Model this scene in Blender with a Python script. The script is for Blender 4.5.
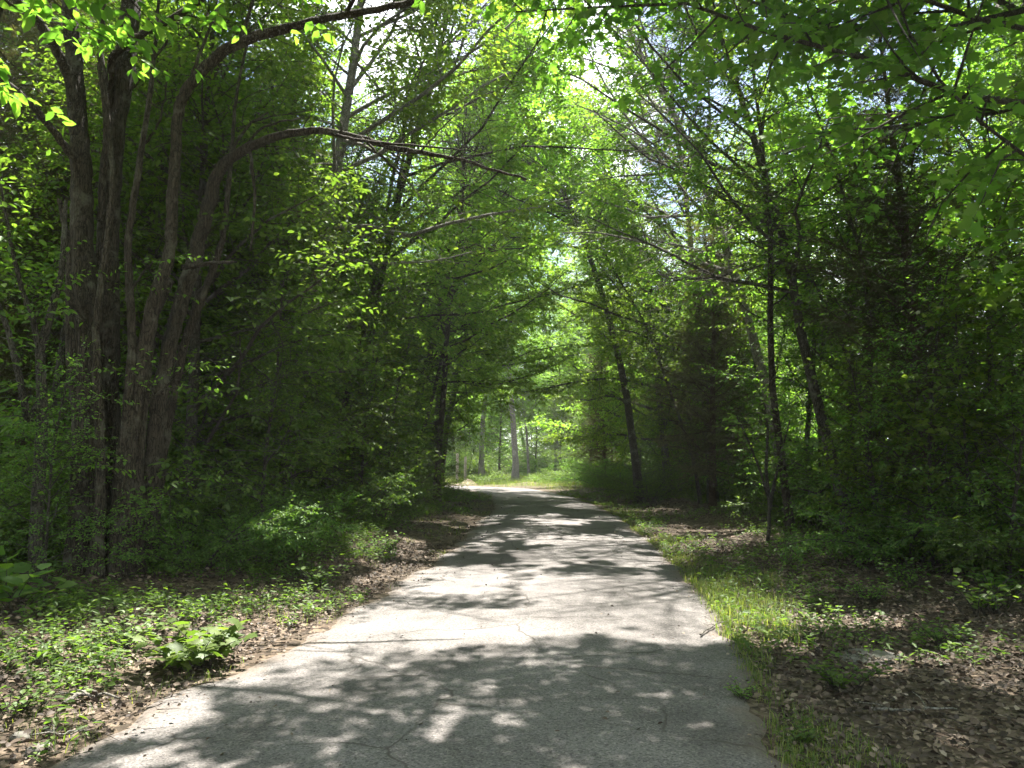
import bpy, math, random
import numpy as np

for o in list(bpy.data.objects):
    bpy.data.objects.remove(o)
SC = bpy.context.scene
COL = SC.collection
R = math.radians

# ------------------------------------------------------------------ camera, sky, sun, exposure
F = 790.0
CAMZ = 1.6
PITCH = math.atan((455 - 384) / F)
cam = bpy.data.cameras.new("camera")
cam.sensor_width = 36
cam.lens = 36 * F / 1024
cam.clip_start = 0.05
cam.clip_end = 3000
camo = bpy.data.objects.new("camera", cam)
COL.objects.link(camo)
camo.location = (0, 0, CAMZ)
camo.rotation_euler = (R(90) + PITCH, 0, 0)
SC.camera = camo

SUN_EL = R(63)
SUN_AZ = R(14)          # from straight ahead (+Y) towards the right (+X)
SDIR = np.array([math.sin(SUN_AZ) * math.cos(SUN_EL), math.cos(SUN_AZ) * math.cos(SUN_EL), math.sin(SUN_EL)])
world = bpy.data.worlds.new("World")
SC.world = world
world.use_nodes = True
wn = world.node_tree
wn.nodes.clear()
sky = wn.nodes.new("ShaderNodeTexSky")
sky.sky_type = 'NISHITA'
sky.sun_disc = False
sky.sun_elevation = SUN_EL
sky.sun_rotation = SUN_AZ
sky.air_density = 1.2
sky.dust_density = 1.0
bg = wn.nodes.new("ShaderNodeBackground")
bg.inputs[1].default_value = 0.05
wtc = wn.nodes.new("ShaderNodeTexCoord")
wnz = wn.nodes.new("ShaderNodeTexNoise")
wnz.inputs["Scale"].default_value = 3.2
wnz.inputs["Detail"].default_value = 6
wrm = wn.nodes.new("ShaderNodeMapRange")
wrm.inputs[1].default_value = 0.47
wrm.inputs[2].default_value = 0.60
wmx = wn.nodes.new("ShaderNodeMixRGB")
wmx.inputs[2].default_value = (16, 16.4, 17, 1)      # white cloud
wout = wn.nodes.new("ShaderNodeOutputWorld")
wn.links.new(wtc.outputs["Generated"], wnz.inputs["Vector"])
wn.links.new(wnz.outputs["Fac"], wrm.inputs[0])
wn.links.new(wrm.outputs[0], wmx.inputs[0])
wn.links.new(sky.outputs[0], wmx.inputs[1])
wn.links.new(wmx.outputs[0], bg.inputs[0])
wn.links.new(bg.outputs[0], wout.inputs[0])

sun = bpy.data.lights.new("sun", 'SUN')
sun.energy = 5.0
sun.angle = R(0.53)
sun.color = (1.0, 0.95, 0.87)
suno = bpy.data.objects.new("sun", sun)
COL.objects.link(suno)
suno.location = (10, 30, 40)
from mathutils import Vector, Matrix
suno.rotation_euler = Vector(SDIR).to_track_quat('Z', 'Y').to_euler()

SC.view_settings.view_transform = 'Standard'
SC.view_settings.look = 'None'
SC.view_settings.exposure = 2.45
SC.view_settings.gamma = 1
SC.view_settings.use_curve_mapping = False
SC.render.engine = 'CYCLES'
cy = SC.cycles
cy.max_bounces = 6
cy.diffuse_bounces = 4
cy.glossy_bounces = 2
cy.transmission_bounces = 5
cy.transparent_max_bounces = 4
cy.caustics_reflective = False
cy.caustics_refractive = False
cy.sample_clamp_indirect = 4
cy.use_denoising = True

# ------------------------------------------------------------------ numeric helpers
CP, SP = math.cos(PITCH), math.sin(PITCH)

def at(px, py, Y):
    u, v = (px - 512) / F, (384 - py) / F
    d = np.array([u, CP - v * SP, SP + v * CP])
    return np.array([0, 0, CAMZ]) + d * (Y / d[1])

def ground_at(px, py):
    u, v = (px - 512) / F, (384 - py) / F
    d = np.array([u, CP - v * SP, SP + v * CP])
    return (np.array([0, 0, CAMZ]) + d * (CAMZ / -d[2]))[:2]

def to_pix(x, y, z):
    zz = z - CAMZ
    f = np.maximum(y * CP + zz * SP, 0.05)
    up = -y * SP + zz * CP
    return 512 + F * x / f, 384 - F * up / f

def hash2(ix, iy, s):
    h = (ix.astype(np.int64) * 374761393 + iy.astype(np.int64) * 668265263 + s * 1274126177) & 0xffffffff
    h = ((h ^ (h >> 13)) * 1103515245) & 0xffffffff
    return ((h ^ (h >> 16)) & 0xffff) / 65535.0

def vnoise(x, y, s=0):
    x = np.asarray(x, float); y = np.asarray(y, float)
    ix, iy = np.floor(x), np.floor(y)
    fx, fy = x - ix, y - iy
    fx, fy = fx * fx * (3 - 2 * fx), fy * fy * (3 - 2 * fy)
    a, b = hash2(ix, iy, s), hash2(ix + 1, iy, s)
    c, d = hash2(ix, iy + 1, s), hash2(ix + 1, iy + 1, s)
    return (a * (1 - fx) + b * fx) * (1 - fy) + (c * (1 - fx) + d * fx) * fy

def fbm(x, y, s=0, n=3):
    t, a, tot = 0, 1.0, 0
    for i in range(n):
        t = t + a * vnoise(x * 2 ** i + 17.3 * i, y * 2 ** i - 9.1 * i, s + i)
        tot += a
        a *= .55
    return t / tot

def sstep(a, b, x):
    t = np.clip((x - a) / (b - a), 0, 1)
    return t * t * (3 - 2 * t)

def norm(v):
    return v / np.maximum(np.linalg.norm(v, axis=-1, keepdims=True), 1e-9)

# ------------------------------------------------------------------ road edges and terrain
LE = [(50, 765), (150, 710), (245, 662), (330, 620), (385, 591), (430, 562), (460, 541), (482, 520), (493, 507), (490, 497), (474, 491)]
RE = [(806, 768), (774, 700), (744, 645), (712, 600), (687, 570), (660, 548), (625, 519), (600, 506), (572, 497), (548, 492)]
def edge(pix, tail, behind):
    p = np.array([ground_at(*q) for q in pix])
    o = np.argsort(p[:, 1])
    p = np.vstack([behind, p[o], tail])
    return p
ledge = edge(LE, [(-6.5, 39.5), (-14, 43), (-30, 47), (-120, 62)], [(-3.4, -25), (-2.75, 0)])
redge = edge(RE, [(.9, 38.5), (-2, 42), (-8, 45), (-17, 48.5), (-33, 52.5), (-120, 68)], [(.1, -25), (1.05, 0)])

def xl(y): return np.interp(y, ledge[:, 1], ledge[:, 0])
def xr(y): return np.interp(y, redge[:, 1], redge[:, 0])

def terrain(x, y):
    x = np.asarray(x, float); y = np.asarray(y, float)
    l, r = xl(y), xr(y)
    dl, dr = l - x, x - r
    d = np.maximum(dl, dr)
    bank = np.where(dl > dr, .22, .05) * sstep(.1, 2.4, d)
    n = (fbm(x * .35, y * .35, 5, 3) - .5) * .35 + (fbm(x * 1.6, y * 1.6, 9, 2) - .5) * .10
    fall = -.012 * np.maximum(y - 37, 0) * (y < 3000)
    fall = np.maximum(fall, -1.2)
    return bank + n * sstep(.05, 1.6, d) + fall

# where sun should reach the ground through gaps of the canopy: photo-plane ellipses (px, py, rx, ry, gain)
LIT = [(520, 499, 60, 3, .8), (580, 560, 90, 6, .5), (640, 607, 110, 30, 1.0), (700, 630, 60, 26, 1.0), (560, 590, 120, 12, .6), (500, 628, 130, 15, .55), (340, 650, 100, 12, .5),
       (590, 550, 100, 10, .7), (560, 521, 70, 5, .9), (450, 574, 60, 8, .5), (600, 541, 70, 6, .6), (500, 556, 80, 5, .4),
       (470, 700, 60, 22, .35), (440, 745, 70, 22, .5), (190, 725, 60, 25, .3), (120, 760, 80, 20, .3), (245, 685, 50, 16, .4),
       (190, 652, 60, 24, 1.0), (380, 556, 70, 12, .7), (440, 520, 50, 8, .6), (760, 590, 55, 24, .8), (735, 555, 60, 12, .6),
       (830, 622, 50, 12, .9), (905, 655, 60, 14, .7), (760, 551, 25, 6, .6), (990, 640, 40, 20, .4), (850, 585, 50, 8, .5), (950, 680, 70, 12, .25),
       (650, 512, 40, 6, .8), (520, 492, 60, 3, 1), (90, 715, 60, 12, .5)]
DARK = [(330, 700, 120, 16, .5), (420, 672, 100, 10, .5), (520, 660, 80, 10, .6), (60, 630, 110, 42, .9), (20, 700, 60, 30, .5), (660, 690, 150, 42, 1.3), (640, 760, 200, 40, 1.1), (420, 605, 110, 10, .4), (640, 576, 110, 7, .7), (560, 533, 90, 4, .5), (560, 506, 60, 5, .6),
        (360, 690, 90, 18, .4), (800, 720, 160, 40, .5), (300, 740, 90, 14, .3)]

def litness(x, y):
    px, py = to_pix(x, y, np.zeros_like(x))
    b = np.full_like(px, -.33)
    for (cx, cy_, rx, ry, g) in LIT:
        b += 1.35 * g * np.exp(-(((px - cx) / rx) ** 2 + ((py - cy_) / ry) ** 2) * 1.1)
    for (cx, cy_, rx, ry, g) in DARK:
        b -= g * np.exp(-(((px - cx) / rx) ** 2 + ((py - cy_) / ry) ** 2) * 1.1)
    # the gaps get coarser with distance, like crowns seen one behind another
    n = fbm(x * 1.7 + 3, y * 1.25 + 8, 21, 3)
    return (n - .5) * 2.2 + (vnoise(x * 5.5, y * 4.5, 33) - .5) * .7 + b

# ------------------------------------------------------------------ mesh helpers
def link(name, me, parent=None):
    o = bpy.data.objects.new(name, me)
    COL.objects.link(o)
    if parent is not None:
        o.parent = parent
    return o

def mesh(name, verts, faces, mats, smooth=False, midx=None, uv=None):
    """verts (N,3); faces: list of (M,K) int arrays"""
    me = bpy.data.meshes.new(name)
    verts = np.ascontiguousarray(verts, np.float32)
    faces = [f for f in faces if len(f)]
    me.vertices.add(len(verts))
    me.vertices.foreach_set("co", verts.ravel())
    loops = np.concatenate([f.ravel() for f in faces]).astype(np.int32)
    sizes = np.concatenate([np.full(len(f), f.shape[1]) for f in faces]).astype(np.int32)
    starts = np.concatenate([[0], np.cumsum(sizes)[:-1]]).astype(np.int32)
    me.loops.add(len(loops))
    me.loops.foreach_set("vertex_index", loops)
    me.polygons.add(len(sizes))
    me.polygons.foreach_set("loop_start", starts)
    me.polygons.foreach_set("loop_total", sizes)
    if midx is not None:
        me.polygons.foreach_set("material_index", midx.astype(np.int32))
    if smooth:
        me.polygons.foreach_set("use_smooth", np.ones(len(sizes), bool))
    me.update(calc_edges=True)
    for m in (mats if isinstance(mats, (list, tuple)) else [mats]):
        me.materials.append(m)
    return me

class Geo:
    def __init__(self):
        self.v, self.f, self.n = [], [], 0
    def add(self, v, faces):
        for f in faces:
            self.f.append(np.asarray(f) + self.n)
        self.v.append(np.asarray(v, float))
        self.n += len(v)
    def tube(self, pts, rad, sides=6, flute=0.0, ph=0.0, ridge=0.0):
        pts = np.asarray(pts, float); rad = np.asarray(rad, float)
        n = len(pts)
        t = np.gradient(pts, axis=0)
        t = norm(t)
        ref = np.array([0.13, 0.31, 0.94]) if abs(t[0][2]) < .8 else np.array([0.95, .2, .1])
        a = norm(np.cross(t, ref)); b = np.cross(t, a)
        th = np.arange(sides) * 2 * math.pi / sides + ph
        rr = rad[:, None] * (1 + flute * np.sin(3 * th + ph)[None, :] + flute * .7 * np.sin(5 * th + 2 * ph + np.linspace(0, 2, n)[:, None]))
        if ridge:
            sl = np.concatenate([[0], np.cumsum(np.linalg.norm(np.diff(pts, axis=0), axis=1))])
            k = np.arange(sides)[None, :] * .5 + 0 * sl[:, None]
            per = sides * .5
            n1 = vnoise(k + .8 * np.sin(sl[:, None] * 2.1), sl[:, None] * 2.2 + 31 * ph, 12) ; n2 = vnoise(k - per + .8 * np.sin(sl[:, None] * 2.1), sl[:, None] * 2.2 + 31 * ph, 12)
            u = np.arange(sides)[None, :] / sides
            rr = rr * (1 + ridge * ((n1 * (1 - u) + n2 * u) - .5) * 2) * (1 + .05 * (vnoise(sl * 3, sl * 0 + ph, 14) - .5))[:, None]
        v = pts[:, None, :] + rr[..., None] * (np.cos(th)[None, :, None] * a[:, None, :] + np.sin(th)[None, :, None] * b[:, None, :])
        i = np.arange(n - 1)[:, None] * sides; j = np.arange(sides)[None, :]; j2 = (j + 1) % sides
        f = np.stack([i + j, i + j2, i + sides + j2, i + sides + j], -1).reshape(-1, 4)
        self.add(v.reshape(-1, 3), [f])
    def twigs(self, s, e, r):
        """many straight 3-sided twigs at once"""
        n = len(s)
        if n == 0:
            return
        t = norm(e - s)
        a = norm(np.cross(t, np.array([.21, .33, .92]))); b = np.cross(t, a)
        ring = []
        for k in range(3):
            w = math.cos(2.0944 * k) * a + math.sin(2.0944 * k) * b
            ring.append(s + w * r)
        v = np.stack(ring + [e], 1)
        base = np.arange(n)[:, None] * 4
        f = np.stack([base + np.array([k, (k + 1) % 3, 3])[None] for k in range(3)], 1).reshape(-1, 3)
        self.add(v.reshape(-1, 3), [f])
    def build(self, name, mat, smooth=False):
        by = {}
        for f in self.f:
            by.setdefault(f.shape[1], []).append(f)
        return mesh(name, np.vstack(self.v), [np.vstack(by[k]) for k in by], mat, smooth)

# leaf templates: (verts, tris/quads) with the stalk at 0, tip at +x, length 1, upper side +z
def T_oval(w=.5):
    v = np.array([(0, 0, 0), (.3, w / 2, .07), (.68, w * .42, .03), (1, 0, -.1), (.68, -w * .42, .03), (.3, -w / 2, .07)])
    return v, [np.array([(0, 5, 4, 3), (0, 3, 2, 1)])]
def T_rhomb(w=.55):
    v = np.array([(0, 0, 0), (.45, w / 2, .08), (1, 0, -.06), (.45, -w / 2, .08)])
    return v, [np.array([(0, 3, 2), (0, 2, 1)])]
def T_maple():
    half = [(.06, .10), (-.03, .36), (.16, .30), (.24, .34), (.46, .60), (.50, .36), (.60, .22), (.78, .27), (.80, .14)]
    v = [(.34, 0, .03), (0, 0, 0)] + [(x, -y, -.16 * (y * y + (x - .3) ** 2)) for x, y in half] + [(1.02, 0, -.12)] + [(x, y, -.16 * (y * y + (x - .3) ** 2)) for x, y in reversed(half)]
    n = len(v) - 1
    f = [(0, 1 + i, 1 + (i + 1) % n) for i in range(n)]
    return np.array(v), [np.array(f)]
def T_sprig():
    v, f = [], []
    rnd = np.random.default_rng(3)
    for k, (x, a) in enumerate([(0, .0), (.15, .7), (.25, -.7), (.45, .55), (.55, -.6)]):
        L = 1 - x if a == 0 else .5
        d = np.array([math.cos(a), math.sin(a), rnd.uniform(-.3, .3)]); s = np.array([-math.sin(a), math.cos(a), 0]) * .045
        p = np.array([x, 0, 0])
        b = len(v)
        v += [p - s, p + s, p + d * L]
        f.append((b, b + 1, b + 2))
    return np.array(v), [np.array(f)]
OVAL, OVALW, RHOMB, MAPLE, SPRIG = T_oval(.5), T_oval(.72), T_rhomb(.55), T_maple(), T_sprig()

def leaves_geo(pos, d, nrm, size, tmpl):
    x = norm(d); y = norm(np.cross(nrm, x)); z = np.cross(x, y)
    tv, tf = tmpl
    v = pos[:, None, :] + size[:, None, None] * (tv[None, :, 0:1] * x[:, None] + tv[None, :, 1:2] * y[:, None] + tv[None, :, 2:3] * z[:, None])
    k = len(tv)
    off = np.arange(len(pos)) * k
    faces = [(f[None] + off[:, None, None]).reshape(-1, f.shape[1]) for f in tf]
    return v.reshape(-1, 3), faces

# ------------------------------------------------------------------ materials
def nt(name):
    m = bpy.data.materials.new(name)
    m.use_nodes = True
    t = m.node_tree
    t.nodes.clear()
    return m, t, t.nodes.new("ShaderNodeOutputMaterial")

def N(t, kind, **kw):
    n = t.nodes.new(kind)
    for k, v in kw.items():
        if k.startswith("i_"):
            n.inputs[k[2:].replace("_", " ")].default_value = v
        else:
            setattr(n, k, v)
    return n

def ramp(t, fac, stops, interp='LINEAR'):
    r = t.nodes.new("ShaderNodeValToRGB")
    r.color_ramp.interpolation = interp
    e = r.color_ramp.elements
    while len(e) < len(stops):
        e.new(.5)
    for q, (p, c) in zip(e, stops):
        q.position = p
        q.color = (*c, 1) if len(c) == 3 else c
    t.links.new(fac, r.inputs[0])
    return r

def leaf_mat(name, c1, c2, c3, trans, gloss=.06, tmix=.45):
    m, t, out = nt(name)
    g = N(t, "ShaderNodeNewGeometry")
    oi = N(t, "ShaderNodeObjectInfo")
    rp = ramp(t, g.outputs["Random Per Island"], [(0, c1), (.5, c2), (1, c3)])
    hs = N(t, "ShaderNodeHueSaturation")
    mr = N(t, "ShaderNodeMapRange"); mr.inputs[3].default_value = .75; mr.inputs[4].default_value = 1.25
    mh = N(t, "ShaderNodeMapRange"); mh.inputs[3].default_value = .485; mh.inputs[4].default_value = .515
    t.links.new(oi.outputs["Random"], mr.inputs[0]); t.links.new(oi.outputs["Random"], mh.inputs[0])
    t.links.new(mr.outputs[0], hs.inputs["Value"]); t.links.new(mh.outputs[0], hs.inputs["Hue"])
    t.links.new(rp.outputs[0], hs.inputs["Color"])
    df = N(t, "ShaderNodeBsdfDiffuse"); tr = N(t, "ShaderNodeBsdfTranslucent")
    gl = N(t, "ShaderNodeBsdfGlossy", i_Roughness=.5); gl.inputs[0].default_value = (.8, .85, .8, 1)
    mul = N(t, "ShaderNodeMixRGB", blend_type='MULTIPLY'); mul.inputs[0].default_value = 1
    mul.inputs[2].default_value = (*trans, 1)
    t.links.new(hs.outputs[0], df.inputs[0]); t.links.new(hs.outputs[0], mul.inputs[1]); t.links.new(mul.outputs[0], tr.inputs[0])
    a = N(t, "ShaderNodeMixShader"); a.inputs[0].default_value = tmix
    t.links.new(df.outputs[0], a.inputs[1]); t.links.new(tr.outputs[0], a.inputs[2])
    b = N(t, "ShaderNodeMixShader"); b.inputs[0].default_value = gloss
    t.links.new(a.outputs[0], b.inputs[1]); t.links.new(gl.outputs[0], b.inputs[2])
    t.links.new(b.outputs[0], out.inputs[0])
    return m

def bark_mat(name, dark, light, moss, zs=.18, sc=14, bump=.6):
    m, t, out = nt(name)
    tc = N(t, "ShaderNodeTexCoord")
    mp = N(t, "ShaderNodeMapping"); mp.inputs["Scale"].default_value = (1, 1, zs)
    t.links.new(tc.outputs["Object"], mp.inputs[0])
    n1 = N(t, "ShaderNodeTexNoise", i_Scale=sc * 3.2, i_Detail=7.0, i_Roughness=.72)
    t.links.new(mp.outputs[0], n1.inputs[0])
    nwp = N(t, "ShaderNodeTexNoise", i_Scale=9.0, i_Detail=3.0)
    t.links.new(tc.outputs["Object"], nwp.inputs[0])
    wpm = N(t, "ShaderNodeMixRGB", blend_type='ADD'); wpm.inputs[0].default_value = .06
    t.links.new(mp.outputs[0], wpm.inputs[1]); t.links.new(nwp.outputs["Color"], wpm.inputs[2])
    v = N(t, "ShaderNodeTexVoronoi", feature='DISTANCE_TO_EDGE', i_Scale=sc * 2.6)
    t.links.new(wpm.outputs[0], v.inputs[0])
    n2 = N(t, "ShaderNodeTexNoise", i_Scale=3.4, i_Detail=10.0, i_Roughness=.68)
    t.links.new(tc.outputs["Object"], n2.inputs[0])
    r1 = ramp(t, n1.outputs["Fac"], [(.28, dark), (.72, light)])
    mrv = N(t, "ShaderNodeMapRange"); mrv.inputs[2].default_value = .14; mrv.inputs[3].default_value = .35
    t.links.new(v.outputs["Distance"], mrv.inputs[0])
    mm = N(t, "ShaderNodeMixRGB", blend_type='MULTIPLY'); mm.inputs[0].default_value = 1
    t.links.new(r1.outputs[0], mm.inputs[1]); t.links.new(mrv.outputs[0], mm.inputs[2])
    r2 = ramp(t, n2.outputs["Fac"], [(.54, (0, 0, 0)), (.66, (.8, .8, .8))])
    mx = N(t, "ShaderNodeMixRGB"); mx.inputs[2].default_value = (*moss, 1)
    t.links.new(r2.outputs[0], mx.inputs[0]); t.links.new(mm.outputs[0], mx.inputs[1])
    ad = N(t, "ShaderNodeMath", operation='MULTIPLY'); t.links.new(n1.outputs["Fac"], ad.inputs[0]); t.links.new(mrv.outputs[0], ad.inputs[1])
    bp = N(t, "ShaderNodeBump", i_Strength=min(1, bump * 1.6), i_Distance=.055); t.links.new(ad.outputs[0], bp.inputs["Height"])
    p = N(t, "ShaderNodeBsdfPrincipled", i_Roughness=.9); p.inputs["Specular IOR Level"].default_value = .2
    t.links.new(mx.outputs[0], p.inputs["Base Color"]); t.links.new(bp.outputs[0], p.inputs["Normal"])
    t.links.new(p.outputs[0], out.inputs[0])
    return m

YG = (2.0, 2.5, .95)
M_canopy = leaf_mat("canopy_leaf", (.072, .122, .026), (.102, .160, .032), (.150, .200, .042), YG, .022, .5)
M_bright = leaf_mat("bright_leaf", (.100, .158, .028), (.140, .205, .038), (.185, .240, .048), YG, .022, .52)
M_maple = leaf_mat("maple_leaf", (.072, .130, .026), (.102, .165, .032), (.140, .200, .040), YG, .022, .5)
M_under = leaf_mat("understory_leaf", (.060, .110, .028), (.084, .140, .036), (.125, .178, .046), (2.0, 2.3, .7), .022, .47)
M_herb = leaf_mat("herb_leaf", (.080, .138, .036), (.110, .175, .044), (.15, .21, .055), (1.8, 2.1, .7), .022, .44)
M_cedar = leaf_mat("cedar_needles", (.044, .052, .024), (.060, .071, .031), (.092, .088, .045), (1.6, 1.8, .7), .015, .3)
M_cedarbrown = leaf_mat("cedar_needles_brown", (.085, .085, .046), (.120, .118, .064), (.165, .150, .085), (1.6, 1.6, .7), .015, .3)  # needle colour lightened so sprays in shade still read pale
M_grass = leaf_mat("grass_blade", (.080, .120, .034), (.120, .160, .050), (.24, .22, .10), (1.9, 2.2, .6), .02, .42)
M_barkbrown = bark_mat("bark_brown", (.036, .028, .021), (.135, .110, .086), (.17, .16, .125))
M_barkgrey = bark_mat("bark_grey", (.048, .042, .034), (.165, .145, .12), (.20, .195, .165), zs=.25, sc=18)
M_barkpale = bark_mat("bark_pale", (.10, .09, .075), (.33, .305, .265), (.38, .37, .335), zs=.35, sc=12, bump=.4)
M_barkcedar = bark_mat("bark_cedar", (.045, .030, .022), (.21, .145, .105), (.16, .12, .09), zs=.06, sc=30)
M_wood = bark_mat("weathered_wood", (.25, .20, .15), (.50, .44, .36), (.45, .41, .35), zs=.06, sc=30, bump=.3)

def litter_mat():
    m, t, out = nt("litter_leaf")
    g = N(t, "ShaderNodeNewGeometry")
    rp = ramp(t, g.outputs["Random Per Island"], [(0, (.030, .020, .014)), (.4, (.066, .045, .031)), (.75, (.125, .088, .060)), (.94, (.20, .15, .105)), (1, (.27, .225, .17))])
    p = N(t, "ShaderNodeBsdfPrincipled", i_Roughness=.75)
    t.links.new(rp.outputs[0], p.inputs["Base Color"])
    t.links.new(p.outputs[0], out.inputs[0])
    return m
M_litter = litter_mat()

def ground_mat():
    m, t, out = nt("forest_floor")
    tc = N(t, "ShaderNodeTexCoord")
    v = N(t, "ShaderNodeTexVoronoi", i_Scale=17.0, i_Randomness=1.0)
    nz = N(t, "ShaderNodeTexNoise", i_Scale=9.0, i_Detail=6.0)
    t.links.new(tc.outputs["Object"], nz.inputs[0])
    mxv = N(t, "ShaderNodeMixRGB", blend_type='ADD'); mxv.inputs[0].default_value = .12
    t.links.new(tc.outputs["Object"], mxv.inputs[1]); t.links.new(nz.outputs["Color"], mxv.inputs[2])
    t.links.new(mxv.outputs[0], v.inputs[0])
    sep = N(t, "ShaderNodeSeparateColor"); t.links.new(v.outputs["Color"], sep.inputs[0])
    r1 = ramp(t, sep.outputs[0], [(0, (.026, .019, .013)), (.4, (.064, .045, .032)), (.75, (.12, .088, .062)), (1, (.20, .155, .112))])
    n2 = N(t, "ShaderNodeTexNoise", i_Scale=1.1, i_Detail=5.0)
    t.links.new(tc.outputs["Object"], n2.inputs[0])
    r2 = ramp(t, n2.outputs["Fac"], [(.4, (0, 0, 0)), (.62, (1, 1, 1))])
    mx = N(t, "ShaderNodeMixRGB"); mx.inputs[2].default_value = (.060, .048, .032, 1)
    ml = N(t, "ShaderNodeMath", operation='MULTIPLY'); ml.inputs[1].default_value = .6
    t.links.new(r2.outputs[0], ml.inputs[0]); t.links.new(ml.outputs[0], mx.inputs[0]); t.links.new(r1.outputs[0], mx.inputs[1])
    bp = N(t, "ShaderNodeBump", i_Strength=.7, i_Distance=.02); t.links.new(v.outputs["Distance"], bp.inputs["Height"])
    p = N(t, "ShaderNodeBsdfPrincipled", i_Roughness=.9); p.inputs["Specular IOR Level"].default_value = .2
    t.links.new(mx.outputs[0], p.inputs["Base Color"]); t.links.new(bp.outputs[0], p.inputs["Normal"])
    t.links.new(p.outputs[0], out.inputs[0])
    return m
M_ground = ground_mat()

def road_mat():
    m, t, out = nt("worn_asphalt")
    tc = N(t, "ShaderNodeTexCoord")
    O = tc.outputs["Object"]
    n1 = N(t, "ShaderNodeTexNoise", i_Scale=1.3, i_Detail=7.0, i_Roughness=.6)
    n2 = N(t, "ShaderNodeTexNoise", i_Scale=55.0, i_Detail=5.0, i_Roughness=.8)
    v1 = N(t, "ShaderNodeTexVoronoi", i_Scale=95.0)
    nw = N(t, "ShaderNodeTexNoise", i_Scale=2.4, i_Detail=4.0)
    for n in (n1, n2, v1, nw):
        t.links.new(O, n.inputs[0])
    base = ramp(t, n1.outputs["Fac"], [(.3, (.114, .104, .100)), (.55, (.158, .146, .140)), (.75, (.198, .183, .175))])
    sp = ramp(t, n2.outputs["Fac"], [(.34, (.45, .44, .44)), (.5, (1, 1, 1)), (.68, (1.4, 1.4, 1.4))])
    mm = N(t, "ShaderNodeMixRGB", blend_type='MULTIPLY'); mm.inputs[0].default_value = 1
    t.links.new(base.outputs[0], mm.inputs[1]); t.links.new(sp.outputs[0], mm.inputs[2])
    nl_ = N(t, "ShaderNodeTexNoise", i_Scale=.45, i_Detail=8.0, i_Roughness=.62, i_Distortion=.6); t.links.new(O, nl_.inputs[0])
    lr = ramp(t, nl_.outputs["Fac"], [(.36, (.62, .61, .60)), (.46, (.92, .92, .91)), (.60, (1, 1, 1)), (.70, (1.12, 1.10, 1.06))])
    mq = N(t, "ShaderNodeMixRGB", blend_type='MULTIPLY'); mq.inputs[0].default_value = 1
    t.links.new(mm.outputs[0], mq.inputs[1]); t.links.new(lr.outputs[0], mq.inputs[2]); mm = mq
    sepc = N(t, "ShaderNodeSeparateColor"); t.links.new(v1.outputs["Color"], sepc.inputs[0])
    st = ramp(t, sepc.outputs[0], [(0, (.35, .34, .34)), (.25, (1, 1, 1)), (.8, (1, 1, 1)), (1, (1.7, 1.66, 1.6))])
    m2 = N(t, "ShaderNodeMixRGB", blend_type='MULTIPLY'); m2.inputs[0].default_value = .8
    t.links.new(mm.outputs[0], m2.inputs[1]); t.links.new(st.outputs[0], m2.inputs[2])
    # cracks: warped voronoi borders, kept only in places
    wv = N(t, "ShaderNodeMixRGB", blend_type='ADD'); wv.inputs[0].default_value = .3
    t.links.new(O, wv.inputs[1]); t.links.new(nw.outputs["Color"], wv.inputs[2])
    vc = N(t, "ShaderNodeTexVoronoi", feature='DISTANCE_TO_EDGE', i_Scale=.8)
    t.links.new(wv.outputs[0], vc.inputs[0])
    cr = ramp(t, vc.outputs["Distance"], [(0, (1, 1, 1)), (.006, (.7, .7, .7)), (.012, (0, 0, 0))])
    n3 = N(t, "ShaderNodeTexNoise", i_Scale=.9, i_Detail=2.0); t.links.new(O, n3.inputs[0])
    keep = ramp(t, n3.outputs["Fac"], [(.44, (0, 0, 0)), (.54, (.9, .9, .9))])
    ck = N(t, "ShaderNodeMixRGB", blend_type='MULTIPLY'); ck.inputs[0].default_value = 1
    t.links.new(cr.outputs[0], ck.inputs[1]); t.links.new(keep.outputs[0], ck.inputs[2])
    m3 = N(t, "ShaderNodeMixRGB"); m3.inputs[2].default_value = (.06, .052, .046, 1)
    t.links.new(ck.outputs[0], m3.inputs[0]); t.links.new(m2.outputs[0], m3.inputs[1])
    # dusty brown dirt along both borders (vertex attribute: distance from the border)
    at_ = N(t, "ShaderNodeAttribute", attribute_name="border")
    ad = N(t, "ShaderNodeMath", operation='ADD'); t.links.new(at_.outputs["Fac"], ad.inputs[0])
    nm = N(t, "ShaderNodeMath", operation='MULTIPLY_ADD'); nm.inputs[1].default_value = .5; nm.inputs[2].default_value = -.28
    t.links.new(nw.outputs["Fac"], nm.inputs[0]); t.links.new(nm.outputs[0], ad.inputs[1])
    dr = ramp(t, ad.outputs[0], [(0, (.75, .75, .75)), (.22, (0, 0, 0))])
    m4 = N(t, "ShaderNodeMixRGB"); m4.inputs[2].default_value = (.13, .10, .075, 1)
    t.links.new(dr.outputs[0], m4.inputs[0]); t.links.new(m3.outputs[0], m4.inputs[1])
    hh = N(t, "ShaderNodeMath", operation='SUBTRACT'); t.links.new(n2.outputs["Fac"], hh.inputs[0]); t.links.new(ck.outputs[0], hh.inputs[1])
    bp = N(t, "ShaderNodeBump", i_Strength=.55, i_Distance=.012); t.links.new(hh.outputs[0], bp.inputs["Height"])
    p = N(t, "ShaderNodeBsdfPrincipled", i_Roughness=.85); p.inputs["Specular IOR Level"].default_value = .25
    t.links.new(m4.outputs[0], p.inputs["Base Color"]); t.links.new(bp.outputs[0], p.inputs["Normal"])
    t.links.new(p.outputs[0], out.inputs[0])
    return m
M_road = road_mat()

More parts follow.
